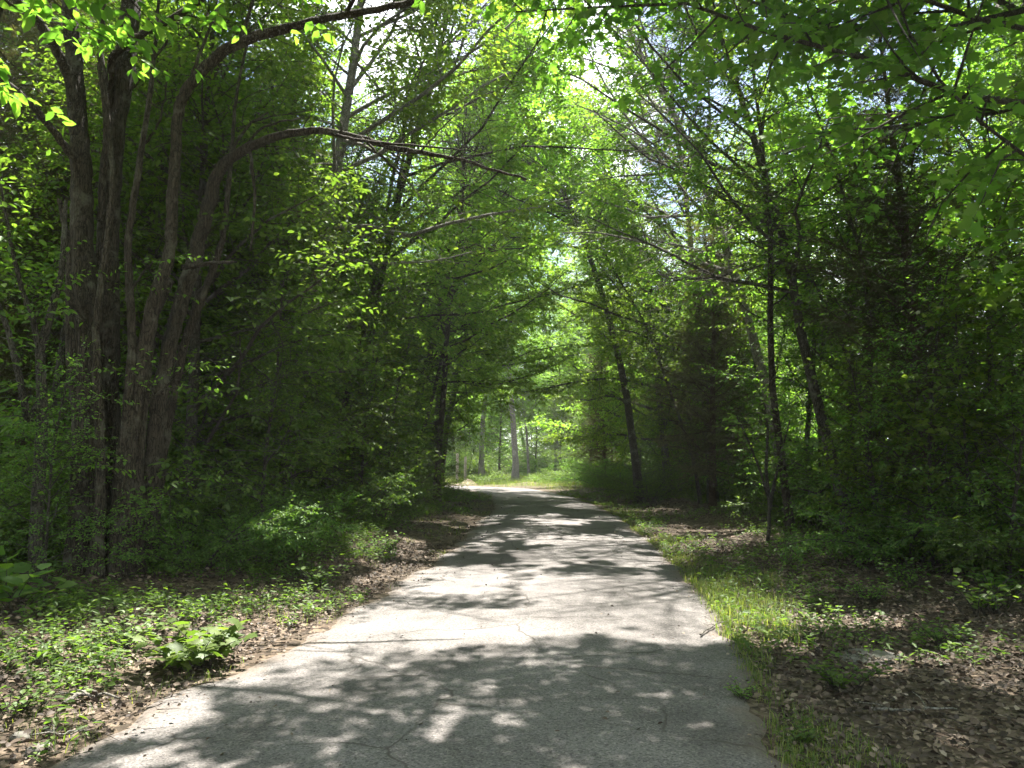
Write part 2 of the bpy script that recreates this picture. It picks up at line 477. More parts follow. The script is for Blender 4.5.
def stone_mat():
    m, t, out = nt("limestone")
    tc = N(t, "ShaderNodeTexCoord")
    n1 = N(t, "ShaderNodeTexNoise", i_Scale=14.0, i_Detail=6.0); t.links.new(tc.outputs["Object"], n1.inputs[0])
    r = ramp(t, n1.outputs["Fac"], [(.3, (.08, .073, .062)), (.7, (.20, .185, .16))])
    bp = N(t, "ShaderNodeBump", i_Strength=.6, i_Distance=.02); t.links.new(n1.outputs["Fac"], bp.inputs["Height"])
    p = N(t, "ShaderNodeBsdfPrincipled", i_Roughness=.9)
    t.links.new(r.outputs[0], p.inputs["Base Color"]); t.links.new(bp.outputs[0], p.inputs["Normal"]); t.links.new(p.outputs[0], out.inputs[0])
    return m
M_stone = stone_mat()

# ------------------------------------------------------------------ the setting: ground and road
def axis(fine_lo, fine_hi, step, far_lo, far_hi):
    a = list(np.arange(fine_lo, fine_hi + 1e-6, step))
    s = step
    while a[-1] < far_hi:
        s *= 1.3; a.append(a[-1] + s)
    s = step
    while a[0] > far_lo:
        s *= 1.3; a.insert(0, a[0] - s)
    return np.array(a)
gx = axis(-12, 12, .2, -900, 900)
gy = axis(-6, 48, .25, -400, 1500)
GX, GY = np.meshgrid(gx, gy)
GZ = terrain(GX, GY)
nx, ny = len(gx), len(gy)
ii = (np.arange(ny - 1)[:, None] * nx + np.arange(nx - 1)[None, :])
gf = np.stack([ii, ii + 1, ii + nx + 1, ii + nx], -1).reshape(-1, 4)
g = link("ground", mesh("ground", np.stack([GX, GY, GZ], -1).reshape(-1, 3), [gf], M_ground, True))
g["kind"] = "structure"; g["label"] = "brown forest floor of soil and fallen leaves"

ys = np.arange(-15, 62, .1)
nc = 33
L_, R_ = xl(ys), xr(ys)
wob = lambda s: (fbm(ys * 1.1, ys * 0 + s, 40 + s, 4) - .5) * .40 + (fbm(ys * 5, ys * 0 + s, 50 + s, 3) - .5) * .16
L_ = L_ + wob(1); R_ = R_ + wob(2)
tt = np.linspace(0, 1, nc)
RX = L_[:, None] + (R_ - L_)[:, None] * tt[None]
RYY = np.repeat(ys[:, None], nc, 1)
crown_z = .012 + .03 * (1 - (2 * tt[None] - 1) ** 2)
edgez = np.where((tt == 0) | (tt == 1), -.03, 0)[None]
bumps = (fbm(RX * .5, RYY * .5, 60, 3) - .5) * .03
RZ = terrain(RX, RYY) + crown_z + edgez + bumps * (1 - (2 * tt[None] - 1) ** 4) + .004
ii = (np.arange(len(ys) - 1)[:, None] * nc + np.arange(nc - 1)[None, :])
rf = np.stack([ii, ii + 1, ii + nc + 1, ii + nc], -1).reshape(-1, 4)
rme = mesh("road", np.stack([RX, RYY, RZ], -1).reshape(-1, 3), [rf], M_road, True)
ba = rme.attributes.new("border", 'FLOAT', 'POINT')
bd = np.minimum(RX - L_[:, None], R_[:, None] - RX)
ba.data.foreach_set("value", bd.ravel().astype(np.float32))
road = link("road", rme)
road["kind"] = "structure"; road["label"] = "narrow worn grey asphalt lane running through the wood"

# ------------------------------------------------------------------ trees
def tag(o, label, cat, group=None):
    o["label"] = label; o["category"] = cat
    if group: o["group"] = group
    return o

def curve_branch(rng, p, d, L, n, wob, bend):
    """polyline from p along d; bend: vector added over the length"""
    pts = [np.array(p, float)]
    d = np.array(d, float)
    st = L / n
    for i in range(n):
        d = norm(d + rng.normal(0, wob, 3) + np.array(bend) / n)
        pts.append(pts[-1] + d * st)
    return np.array(pts)

def along(pts, s):
    seg = np.linalg.norm(np.diff(pts, axis=0), axis=1)
    c = np.concatenate([[0], np.cumsum(seg)])
    s = np.clip(s, 0, c[-1] - 1e-6)
    i = np.clip(np.searchsorted(c, s, side='right') - 1, 0, len(seg) - 1)
    f = (s - c[i]) / seg[i]
    return pts[i] + (pts[i + 1] - pts[i]) * f[:, None], norm(pts[i + 1] - pts[i]), c[-1]

LITWALL = [(at(px, py, Y), r) for px, py, Y, r in [(345, 340, 16, 1.3), (300, 330, 14.5, 1.0), (420, 400, 20, 1.2), (265, 365, 13, .9), (455, 270, 24, 1.6), (400, 300, 20, 1.2), (470, 340, 28, 1.2), (350, 230, 17, 1.2),
           (660, 380, 24, 1.4), (690, 295, 19.5, 1.6), (620, 300, 28, 1.7), (760, 380, 17, 1.0), (850, 330, 15, .8), (720, 210, 22, 1.4), (430, 470, 24, 1.0)]]

class Tree:
    def __init__(self, seed):
        self.rng = np.random.default_rng(seed)
        self.wood = Geo()
        self.lp, self.ld, self.ln, self.ls = [], [], [], []
    def spray(self, br, spec, t0=.25):
        """sub-branches, twigs and leaves along one limb polyline"""
        rng = self.rng
        total = along(br, np.array([0.]))[2]
        n = max(2, int(total * (1 - t0) / spec['sub_sp']))
        s = np.linspace(t0 * total, total * .98, n) + rng.normal(0, spec['sub_sp'] * .2, n)
        P, T, _ = along(br, s)
        subs = [br[-3:]] if len(br) > 3 else []
        side = 1
        for k in range(n):
            side = -side
            up = norm(np.array([0, 0, 1.]) + rng.normal(0, .35, 3))
            t = T[k]
            lat = norm(np.cross(up, t)) * side
            d = norm(t * rng.uniform(.35, .8) + lat + np.array([0, 0, rng.uniform(-.35, .35) + spec.get('sub_up', 0)]))
            L = spec['sub_len'] * (1.15 - .75 * s[k] / total) * rng.uniform(.6, 1.25)
            b = curve_branch(rng, P[k], d, L, 3, .12, (0, 0, spec.get('droop', -.15)))
            subs.append(b)
            r = spec.get('sub_r', .009) * (.5 + L)
            self.wood.tube(b, np.linspace(r, r * .35, 4), 3)
        for b in subs:
            self.twigs_on(b, spec)
    def twigs_on(self, b, spec):
        rng = self.rng
        L = along(b, np.array([0.]))[2]
        m = max(2, int(L / spec['twig_sp']))
        s = np.linspace(L * .15, L, m)
        P, T, _ = along(b, s)
        sd = np.where(np.arange(m) % 2, 1, -1)[:, None]
        up = norm(np.array([0, 0, 1.]) + rng.normal(0, .28, (m, 3)))
        lat = norm(np.cross(up, T)) * sd
        d = norm(T * rng.uniform(.3, .9, (m, 1)) + lat + rng.normal(0, .2, (m, 3)))
        d[-1] = T[-1]
        tl = spec['twig_len'] * rng.uniform(.5, 1.25, m)
        E = P + d * tl[:, None]
        if spec.get('twig_r', .003) > 0:
            self.wood.twigs(P, E, spec.get('twig_r', .003))
        # leaves
        q = max(2, int(spec['twig_len'] / spec['leaf_sp']))
        f = np.linspace(.12, 1, q)
        pos = (P[:, None] + (E - P)[:, None] * f[None, :, None]).reshape(-1, 3)
        n = len(pos)
        dd = np.repeat(d, q, 0); uu = np.repeat(up, q, 0)
        alt = np.where(np.arange(n) % 2, 1., -1.)[:, None]
        la = norm(np.cross(uu, dd)) * alt
        ang = spec.get('leaf_ang', .9)
        ld = norm(dd * math.cos(ang) + la * math.sin(ang) + rng.normal(0, .25, (n, 3)) + np.array([0, 0, spec.get('leaf_droop', -.25)]))
        ln = norm(uu + rng.normal(0, spec.get('leaf_tilt', .35), (n, 3)))
        ls = spec['leaf'] * rng.uniform(.6, 1.2, n)
        keep = rng.random(n) < spec.get('keep', .92)
        self.lp.append(pos[keep]); self.ld.append(ld[keep]); self.ln.append(ln[keep]); self.ls.append(ls[keep])
    def grow(self, H, r0, spec, lo=.3, Rr=3.5, nl=22, e0=15, e1=60, lean=(0, 0), wob=.03, fork=0, side=None, prof=.5, base=(0, 0, 0)):
        rng = self.rng
        nl = int(nl * 2.1)
        n = 14
        pts = curve_branch(rng, (base[0], base[1], base[2] - .25), (lean[0] * .3, lean[1] * .3, 1), H + .25, n, wob, (lean[0], lean[1], .25))
        t = np.linspace(0, 1, n + 1)
        rad = r0 * (1 - t) ** .8 * .92 + .012
        rad[0] *= 1.5; rad[1] *= 1.08
        self.wood.tube(pts, rad, 10 if r0 > .1 else 6, flute=.05, ph=rng.uniform(0, 6))
        az = rng.uniform(0, 6.28)
        tot = along(pts, np.array([0.]))[2]
        for k in range(nl):
            f = lo + (1 - lo) * (k + rng.uniform(.1, .9)) / nl
            P, T, _ = along(pts, np.array([f * tot]))
            az += 2.4 + rng.normal(0, .35)
            u = (f - lo) / (1 - lo)
            el = R(e0 + (e1 - e0) * u + rng.normal(0, 8))
            pr = (1 - u) ** prof * (.55 + .45 * min(1, u / .18)) if lo > 0 else (1 - u) ** prof
            L = Rr * max(.28, pr * 1.1) * rng.uniform(.75, 1.2)
            dh = np.array([math.cos(az), math.sin(az)])
            if side is not None:
                L *= 1 + .45 * float(np.dot(dh, side))
            d = np.array([dh[0] * math.cos(el), dh[1] * math.cos(el), math.sin(el)])
            br = curve_branch(rng, P[0], d, L, 6, .15, (0, 0, spec.get('limb_bend', .15)))
            rr = min(rad[int(f * n)] * .5, (.008 + .010 * L) * spec.get('limb_r', 1))
            self.wood.tube(br, np.linspace(rr, rr * .25, 7), 5)
            self.spray(br, spec, .12)
        return pts
    def deadtwigs(self, pts, n, L, lo=.05, hi=.6):
        rng = self.rng
        tot = along(pts, np.array([0.]))[2]
        for k in range(n):
            P, T, _ = along(pts, np.array([rng.uniform(lo, hi) * tot]))
            a = rng.uniform(0, 6.28)
            b = curve_branch(rng, P[0], (math.cos(a), math.sin(a), rng.uniform(-.1, .6)), L * rng.uniform(.5, 1.3), 5, .22, (0, 0, -.2))
            self.wood.tube(b, np.linspace(.010, .003, 6), 3)
            for j in range(5):
                q = b[rng.integers(1, 5)]
                e = q + norm(rng.normal(0, 1, 3)) * rng.uniform(.15, .45)
                self.wood.twigs(q[None], e[None], .003)
    def thin(self, frac, scale=1.1):
        """uneven crowns: whole clumps of leaves missing"""
        lp, ld, ln, ls = self.arrays()
        q = self.rng.uniform(0, 50)
        n = (fbm(lp[:, 0] * scale + q, lp[:, 2] * scale * 1.3, 7, 2) + fbm(lp[:, 1] * scale - q, lp[:, 2] * scale * 1.3 + 5, 8, 2) + fbm(lp[:, 0] * scale + 3, lp[:, 1] * scale + q, 9, 2)) / 3
        n = n + self.rng.normal(0, .03, len(n))
        k = n > np.quantile(n, frac)
        self.lp, self.ld, self.ln, self.ls = [lp[k]], [ld[k]], [ln[k]], [ls[k]]
    def arrays(self):
        return np.vstack(self.lp), np.vstack(self.ld), np.vstack(self.ln), np.concatenate(self.ls)
    def cull(self, origin, density=1.0):
        """drop the leaves that would shade the sunlit gaps (origin: where the tree stands)"""
        lp, ld, ln, ls = self.arrays()
        w = lp + np.asarray(origin)
        gxx = w[:, 0] - SDIR[0] * w[:, 2] / SDIR[2]
        gyy = w[:, 1] - SDIR[1] * w[:, 2] / SDIR[2]
        lit = litness(gxx, gyy)
        inroad = (gyy > 2.2) & (gyy < 27) & (w[:, 2] > 1.3)
        k = ~(inroad & (lit > .45 * sstep(11, 24, gyy)))
        for S, rad in LITWALL:       # shafts of sun that reach the woodland walls
            q = w - S
            t = q @ SDIR
            dist = np.linalg.norm(q - t[:, None] * SDIR, axis=1)
            k &= ~((t > .7) & (dist < rad * (.75 + .5 * vnoise(w[:, 0] * 2, w[:, 1] * 2, 5))))
        self.lp, self.ld, self.ln, self.ls = [lp[k]], [ld[k]], [ln[k]], [ls[k]]
    def meshes(self, tmpl, leafm, barkm):
        w = self.wood.build("trunk", barkm, True)
        lp, ld, ln, ls = self.arrays()
        v, f = leaves_geo(lp, ld, ln, ls, tmpl)
        c = mesh("crown", v, f, leafm)
        return w, c

def place(kind, ms, x, y, rz=0, s=1.0, label="", cat="tree", group=None, crown="crown", trunk="trunk", z=None):
    e = bpy.data.objects.new(kind, None)
    COL.objects.link(e)
    e.empty_display_size = .3
    e.location = (x, y, float(terrain(x, y)) if z is None else z)
    e.rotation_euler = (0, 0, rz)
    e.scale = (s, s, s)
    link(trunk, ms[0], e)
    link(crown, ms[1], e)
    return tag(e, label, cat, group)

BROAD = dict(sub_sp=.19, sub_len=1.6, twig_sp=.095, twig_len=.44, leaf_sp=.05, leaf=.105, droop=-.15, twig_r=.0016, sub_r=.007)
MAPLE_S = dict(limb_r=.55, sub_sp=.20, sub_len=1.5, twig_sp=.12, twig_len=.42, leaf_sp=.075, leaf=.14, droop=-.2, leaf_droop=-.35, leaf_ang=1.0)
EDGE = dict(sub_sp=.16, sub_len=1.15, twig_sp=.09, twig_len=.38, leaf_sp=.05, leaf=.085, droop=-.2, twig_r=.0016, sub_r=.006)
SAPL = dict(sub_sp=.13, sub_len=.75, twig_sp=.085, twig_len=.30, leaf_sp=.05, leaf=.09, droop=-.15, sub_r=.006, twig_r=.002)
SHRUB = dict(sub_sp=.085, sub_len=.65, twig_sp=.065, twig_len=.28, leaf_sp=.04, leaf=.065, droop=-.25, sub_r=.005, twig_r=.0018)
CEDAR = dict(sub_sp=.12, sub_len=.6, twig_sp=.065, twig_len=.22, leaf_sp=.04, leaf=.13, droop=-.1, sub_r=.006, twig_r=.0015, leaf_ang=.5, leaf_tilt=.6, leaf_droop=-.1)

def make_shrub(seed, H, spread, nst, spec):
    t = Tree(seed)
    rng = t.rng
    for k in range(nst):
        a = k * 2.4 + rng.uniform(-.4, .4)
        el = rng.uniform(.75, 1.35)
        L = H * rng.uniform(.8, 1.25)
        d = (math.cos(a) * math.cos(el), math.sin(a) * math.cos(el), math.sin(el))
        b = curve_branch(rng, (math.cos(a) * .12, math.sin(a) * .12, -.1), d, L, 7, .09, (math.cos(a) * spread, math.sin(a) * spread, -.55))
        t.wood.tube(b, np.linspace(.018, .005, 8) * (H / 2), 5)
        t.spray(b, spec, .12)
    return t

def pick(px, Y): return (px - 512) / F * Y

# ---- shared meshes for the trees and shrubs that repeat
def proto_broad(seed, H, r0, lo, Rr, nl, lean, spec=BROAD, leafm=M_canopy, bark=M_barkgrey, tmpl=OVAL):
    t = Tree(seed)
    t.grow(H, r0, spec, lo=lo, Rr=Rr, nl=nl, lean=lean, e0=12, e1=62)
    t.thin(.22)
    return t.meshes(tmpl, leafm, bark)
PB = [proto_broad(11, 16, .17, .30, 3.3, 20, (.05, .1)), proto_broad(12, 18, .20, .34, 3.4, 22, (-.1, 0), leafm=M_canopy, bark=M_barkbrown),
      proto_broad(13, 14, .14, .22, 3.0, 20, (.12, -.05), leafm=M_bright), proto_broad(14, 17, .18, .28, 3.2, 22, (0, .05), leafm=M_bright, bark=M_barkpale)]
PE = [proto_broad(21, 9, .09, .07, 2.5, 26, (.1, .1), EDGE, M_under), proto_broad(22, 10, .10, .10, 2.4, 26, (-.15, .05), EDGE, M_canopy, M_barkbrown),
      proto_broad(23, 8, .08, .05, 2.6, 26, (.05, -.1), EDGE, M_under)]
PS = [proto_broad(31 + i, 3.4 + .5 * i, .024, .12, 1.25, 13, (.2 - .1 * i, .1), dict(SAPL, leaf=(.075, .10, .06, .12)[i], leaf_sp=(.05, .06, .04, .075)[i]), (M_under, M_canopy)[i % 2], M_barkgrey, (OVAL, OVALW, OVAL, MAPLE)[i]) for i in range(4)]
PH = [make_shrub(41 + i, 2.0 + .25 * i, .9, 9 + i, SHRUB).meshes(OVAL, M_under, M_barkgrey) for i in range(4)]
def proto_cedar(seed, H, r0, lo, Rr, nl, leafm):
    t = Tree(seed)
    p = t.grow(H, r0, CEDAR, lo=lo, Rr=Rr, nl=nl, e0=5, e1=45, prof=.75, wob=.02)
    t.deadtwigs(p, 90, 1.3, .05, .75)
    return t.meshes(SPRIG, leafm, M_barkcedar)
PC = [proto_cedar(51, 9, .13, .20, 2.0, 46, M_cedar), proto_cedar(52, 10.5, .15, .26, 1.9, 48, M_cedar), proto_cedar(53, 8, .11, .15, 2.1, 44, M_cedarbrown)]


SLIM = dict(BROAD, leaf=.095, sub_len=1.1)
def proto_slim(seed, H, r0, lo, Rr, nl, lean, bark):
    t = Tree(seed)
    p = t.grow(H, r0, SLIM, lo=lo, Rr=Rr, nl=nl, lean=lean, e0=20, e1=60, wob=.055)
    t.deadtwigs(p, 16, .8, .1, .5)
    t.thin(.15)
    return t.meshes(OVAL, M_canopy, bark)
PT = [proto_slim(61, 9.5, .065, .42, 1.9, 12, (-.35, .0), M_barkgrey), proto_slim(62, 11, .080, .40, 2.0, 13, (-.12, .1), M_barkbrown), proto_slim(63, 8.5, .050, .45, 1.7, 11, (.25, -.1), M_barkgrey)]
# ------------------------------------------------------------------ the multi-stemmed tree on the left verge, limb by limb
HX, HY = -4.9, 9.2
hero = Tree(101)
def stem(pix, sides=9, flute=.09, root=True, ph=0.0):
    """pix: (px, py, depth, width in px); the stem runs through those places"""
    pts = np.array([at(p[0], p[1], p[2]) for p in pix])
    rad = np.array([p[3] * p[2] / F * .385 for p in pix])
    # smooth the path
    s = np.linspace(0, len(pts) - 1, (len(pts) - 1) * 7 + 1)
    k = np.arange(len(pts))
    def cr(a):
        i = np.clip(s.astype(int), 0, len(pts) - 2); f = s - i
        p0, p1, p2, p3 = a[np.maximum(i - 1, 0)], a[i], a[i + 1], a[np.minimum(i + 2, len(a) - 1)]
        return .5 * (2 * p1 + (p2 - p0) * f + (2 * p0 - 5 * p1 + 4 * p2 - p3) * f ** 2 + (3 * p1 - p0 - 3 * p2 + p3) * f ** 3)
    P = np.stack([cr(pts[:, c]) for c in range(3)], 1)
    Rr = np.interp(s, k, rad)
    P += hero.rng.normal(0, .006, P.shape)
    Rr = Rr * (1 + hero.rng.normal(0, .025, len(Rr)))
    P = P - np.array([HX, HY, 0])
    hero.wood.tube(P, Rr, 26 if sides >= 8 else sides, flute=flute, ph=ph, ridge=.10 if sides >= 8 else 0)
    return P
# main stems
stem([(97, 612, 9.1, 118), (96, 598, 9.1, 86), (96, 560, 9.1, 52), (93, 480, 9.1, 44), (88, 400, 9.1, 38), (84, 320, 9.1, 32), (82, 240, 9.15, 28), (80, 170, 9.2, 25), (76, 100, 9.3, 22), (72, 40, 9.4, 20), (66, -90, 9.6, 15), (60, -260, 10, 8)], 12, .13, ph=.5)
stem([(114, 610, 9.3, 110), (112, 596, 9.3, 78), (108, 560, 9.3, 44), (106, 480, 9.35, 34), (106, 400, 9.4, 30), (106, 320, 9.4, 28), (107, 240, 9.5, 26), (112, 160, 9.5, 25), (122, 80, 9.5, 25), (130, 0, 9.6, 24), (138, -120, 9.8, 18), (150, -260, 10, 9)], 12, .12, ph=1.4)
E_ = stem([(120, 600, 8.9, 44), (122, 540, 8.9, 28), (126, 470, 8.95, 22), (136, 400, 9.0, 18), (144, 350, 9.0, 17), (156, 297, 9.0, 17), (170, 250, 9.1, 15), (174, 190, 9.1, 14), (178, 120, 9.2, 14), (184, 96, 9.2, 14), (206, 68, 9.2, 14), (234, 46, 9.2, 13), (290, 27, 9.2, 11), (345, 15, 9.1, 10), (425, -3, 9.0, 8), (500, -40, 8.8, 5)], 9, .08, ph=2.0)
D_ = stem([(146, 606, 9.4, 74), (142, 588, 9.4, 50), (142, 540, 9.4, 30), (150, 480, 9.4, 22), (158, 410, 9.4, 20), (166, 360, 9.5, 19), (180, 306, 9.6, 19), (196, 250, 9.7, 18), (208, 208, 9.8, 17), (219, 172, 9.8, 15), (242, 152, 9.8, 13), (274, 137, 9.7, 11), (312, 131, 9.6, 10), (342, 134, 9.6, 9), (400, 149, 9.5, 7), (450, 158, 9.4, 5), (527, 179, 9.3, 2.5)], 9, .08, ph=3.1)
stem([(137, 596, 9.0, 34), (134, 540, 9.0, 22), (137, 456, 9.1, 17), (145, 378, 9.2, 15), (152, 320, 9.4, 13), (170, 280, 9.6, 11)], 8, .08, ph=.2)
stem([(70, 610, 8.8, 60), (76, 594, 8.8, 44), (80, 520, 8.9, 26), (80, 430, 8.95, 18), (72, 330, 9.0, 14), (70, 260, 9.1, 10), (60, 200, 9.3, 5)], 8, .08, ph=4)
stem([(118, 600, 8.85, 34), (116, 540, 8.85, 18), (120, 470, 8.9, 13), (128, 400, 8.9, 11), (132, 330, 8.9, 10), (128, 250, 8.9, 9), (138, 170, 9.0, 8), (150, 90, 9.1, 6), (158, 10, 9.2, 4), (166, -80, 9.3, 3)], 8, .06, ph=5)
stem([(156, 600, 9.6, 34), (152, 540, 9.6, 17), (160, 470, 9.65, 13), (172, 400, 9.7, 12), (186, 340, 9.8, 11), (205, 290, 9.9, 9), (222, 240, 10, 8), (230, 170, 10.1, 6), (236, 100, 10.2, 4), (250, 30, 10.3, 3)], 8, .06, ph=5.6)
stem([(92, 600, 8.7, 30), (98, 540, 8.7, 16), (100, 470, 8.7, 12), (98, 400, 8.7, 11), (96, 330, 8.75, 9), (104, 260, 8.8, 8), (112, 190, 8.9, 7), (108, 110, 9.0, 5), (98, 30, 9.1, 4)], 8, .06, ph=6.1)
for pix in [[(106, 420, 8.6), (80, 380, 8.3), (60, 360, 8.0)], [(150, 400, 8.9), (185, 370, 8.6), (215, 362, 8.4)], [(120, 480, 8.7), (100, 455, 8.3), (85, 450, 8.0)], [(150, 510, 9.0), (180, 480, 8.7), (200, 478, 8.5)], [(90, 330, 8.8), (65, 290, 8.5), (40, 280, 8.3)], [(125, 300, 8.9), (150, 262, 8.6), (172, 258, 8.4)]]:
    b = np.array([at(*q) for q in pix]) - np.array([HX, HY, 0])
    b = np.stack([np.interp(np.linspace(0, 2, 6), np.arange(3), b[:, c]) for c in range(3)], 1)
    hero.wood.tube(b, np.linspace(.014, .004, 6), 5)
    hero.spray(b, dict(SAPL, leaf=.06, keep=.8, sub_len=.5), .1)
# limbs
l1 = stem([(80, 130, 9.3, 16), (70, 85, 9.2, 14), (55, 47, 9.0, 13), (25, 8, 8.8, 12), (-20, -30, 8.6, 8)], 8, .06)
l2 = stem([(84, 170, 9.2, 12), (68, 150, 9.0, 11), (39, 113, 8.8, 9), (0, 78, 8.6, 8), (-60, 50, 8.4, 5)], 7, .06)
l3 = stem([(110, 130, 9.5, 11), (112, 62, 9.3, 11), (130, 42, 9.0, 10), (156, 27, 8.8, 10), (199, 2, 8.6, 8), (250, -40, 8.4, 5)], 7, .06)
l4 = stem([(183, 268, 9.2, 8), (196, 265, 9.1, 7), (215, 263, 9.0, 5), (236, 262, 8.9, 3)], 6, .06)
l5 = stem([(238, 45, 9.2, 6), (250, 10, 9.3, 5), (262, -40, 9.4, 4)], 5, .04)
l6 = stem([(190, 80, 9.2, 5), (205, 40, 9.3, 4.5), (216, 10, 9.4, 3)], 5, .04)
l7 = stem([(100, 220, 9.3, 9), (106, 130, 9.2, 8), (100, 60, 9.2, 7), (104, 0, 9.1, 6), (100, -60, 9, 4)], 6, .05)
for a in [[(250, 150, 9.8, 5), (255, 200, 9.7, 4), (250, 250, 9.6, 3)], [(330, 133, 9.6, 5), (360, 140, 9.4, 4), (420, 146, 9.2, 3), (470, 150, 9.0, 1.5)],
          [(360, 137, 9.5, 4), (385, 160, 9.4, 3), (410, 185, 9.3, 1.5)], [(222, 170, 9.8, 5), (245, 130, 9.9, 4), (268, 112, 10, 2)], [(420, 152, 9.4, 3), (440, 130, 9.4, 2), (462, 110, 9.4, 1)],
          [(130, 90, 9.5, 5), (150, 65, 9.6, 4), (168, 40, 9.7, 3)], [(140, 150, 9.5, 4), (160, 120, 9.4, 3), (168, 70, 9.3, 2)], [(240, 155, 9.8, 4), (262, 128, 9.7, 3), (300, 118, 9.6, 2)]]:
    stem(a, 5, .03)
hspec = dict(SAPL, leaf=.085, keep=.75)
for pix in [[(425, -3, 9.0), (470, -20, 8.9), (520, -45, 8.7), (580, -80, 8.4)], [(250, -40, 8.4), (300, -90, 8), (360, -140, 7.6)], [(66, -90, 9.6), (30, -200, 9), (0, -330, 8.5)],
            [(138, -120, 9.8), (170, -250, 9.4), (240, -380, 9)], [(-20, -30, 8.6), (-70, -60, 8), (-120, -90, 7.4)], [(262, -40, 9.4), (300, -120, 9.2), (350, -200, 9)],
            [(345, 15, 9.1), (365, -20, 8.9), (400, -60, 8.6)], [(100, -60, 9), (90, -150, 8.6), (120, -300, 8)]]:
    b = np.array([at(*p) for p in pix]) - np.array([HX, HY, 0])
    b = np.vstack([b[:-1], along(b, np.array([1e9]))[0]])
    t_ = np.linspace(0, 1, 7); kk = np.linspace(0, 1, len(b))
    b = np.stack([np.interp(t_, kk, b[:, c]) for c in range(3)], 1)
    hero.wood.tube(b, np.linspace(.03, .008, 7), 5)
    hero.spray(b, dict(BROAD, leaf=.09, twig_sp=.2), .1)
for br in (D_[-24:], l2, l1):
    hero.twigs_on(br, dict(twig_sp=.22, twig_len=.34, leaf_sp=.12, leaf=.07, keep=.5))
for br, n_ in ((D_, 26), (E_, 22), (l1, 10), (l2, 10), (l3, 10)):
    hero.deadtwigs(br, n_, .55, .25, .98)
hero.cull((HX, HY, 0))
place('broadleaf_tree', hero.meshes(OVAL, M_canopy, M_barkbrown), HX, HY, label="old multi-stemmed tree with fluted brown trunk and long limbs arching over the lane", cat="tree", z=0)

# ------------------------------------------------------------------ trees whose crowns reach over the lane (each grown on its own)
def overhang(seed, X, Y, H, r0, lo, Rr, nl, lean, side, label, spec=dict(BROAD, leaf=.13), leafm=M_canopy, bark=M_barkgrey, tmpl=OVAL, kind="broadleaf_tree", e0=12, e1=60, cull=True, wob=.03, thin=.36, open_right=False):
    t = Tree(seed)
    t.grow(H, r0, spec, lo=lo, Rr=Rr, nl=nl, lean=lean, side=np.array(side) if side else None, e0=e0, e1=e1, wob=wob)
    t.thin(thin)
    if open_right:       # a gap on the far side lets the sun down onto the maple
        lp, ld, ln, ls = t.arrays()
        w = lp + np.array([X, Y, 0])
        gx_ = w[:, 0] - SDIR[0] * w[:, 2] / SDIR[2]; gy_ = w[:, 1] - SDIR[1] * w[:, 2] / SDIR[2]
        k = ~((gx_ > xr(gy_) + 1.3 + (fbm(gx_, gy_, 71) - .5) * 2) & (t.rng.random(len(gx_)) < .85))
        t.lp, t.ld, t.ln, t.ls = [lp[k]], [ld[k]], [ln[k]], [ls[k]]
    if cull:
        t.cull((X, Y, 0))
    return place(kind, t.meshes(tmpl, leafm, bark), X, Y, label=label)

L, Rt = (1, 0), (-1, 0)
overhang(201, pick(282, 15.5), 15.5, 17, .16, .32, 4.2, 24, (.15, 0), L, "tall grey-trunked tree standing just beyond the multi-stemmed tree", leafm=M_bright, bark=M_barkpale)
overhang(202, pick(345, 19.5), 19.5, 16, .14, .30, 4.0, 24, (.2, 0), L, "straight dark-trunked tree in the left wood, ringed by low shrubs", leafm=M_canopy, bark=M_barkbrown)
overhang(203, pick(438, 24), 24, 13, .10, .25, 3.6, 24, (.05, 0), L, "slender dark straight tree with bright green crown, nearest the lane on its left side", leafm=M_bright, bark=M_barkbrown, thin=.24)
overhang(204, pick(405, 29), 29, 14, .14, .22, 4.2, 24, (.2, .1), L, "tall tree with yellow-green crown behind the slender dark straight tree", leafm=M_bright, thin=.24)
overhang(205, pick(440, 35), 35, 15, .15, .15, 4.2, 26, (.25, 0), L, "tall leafy tree at the inside of the lane's bend", leafm=M_canopy, thin=.24)
overhang(211, 6.1, 7.0, 12.5, .15, .34, 4.2, 22, (-.2, .1), Rt, "maple whose broad lobed leaves hang into the top right of the view", spec=MAPLE_S, leafm=M_maple, tmpl=MAPLE, kind="maple_tree", e0=-6, e1=55, thin=.12)
overhang(212, 6.5, 15.2, 15, .115, .32, 4.6, 24, (-.5, .1), Rt, "tree with bare grey trunk leaning towards the lane on the right verge", leafm=M_maple)
overhang(213, pick(790, 20), 20, 17, .15, .33, 4.4, 24, (-.45, 0), Rt, "pale-trunked tree slanting up to the left behind the leaning grey tree", leafm=M_canopy, bark=M_barkpale, thin=.10)
overhang(214, pick(712, 25), 25, 15.5, .15, .2, 4.4, 26, (-.25, 0), Rt, "tall leafy tree midway along the right side of the lane", leafm=M_bright, thin=.26)
overhang(215, pick(668, 31), 31, 16, .16, .14, 4.6, 28, (-.25, 0), Rt, "tall broad-crowned tree near the far end of the right woodland edge", leafm=M_bright, thin=.26)
overhang(216, pick(640, 38), 38, 16.5, .17, .1, 4.6, 28, (-.2, 0), Rt, "tall tree with low foliage at the last stretch of the right verge", leafm=M_bright, thin=.26)
overhang(217, pick(430, 32), 32, 19, .16, .45, 4.6, 26, (.30, 0), L, "tall tree whose high crown bridges the lane before the bend", leafm=M_bright, thin=.05, cull=False)
overhang(218, pick(640, 27), 27, 17.5, .14, .5, 4.4, 24, (-.38, 0), Rt, "tall thin-trunked tree leaning its high crown over the lane from the right", leafm=M_bright, thin=.05)
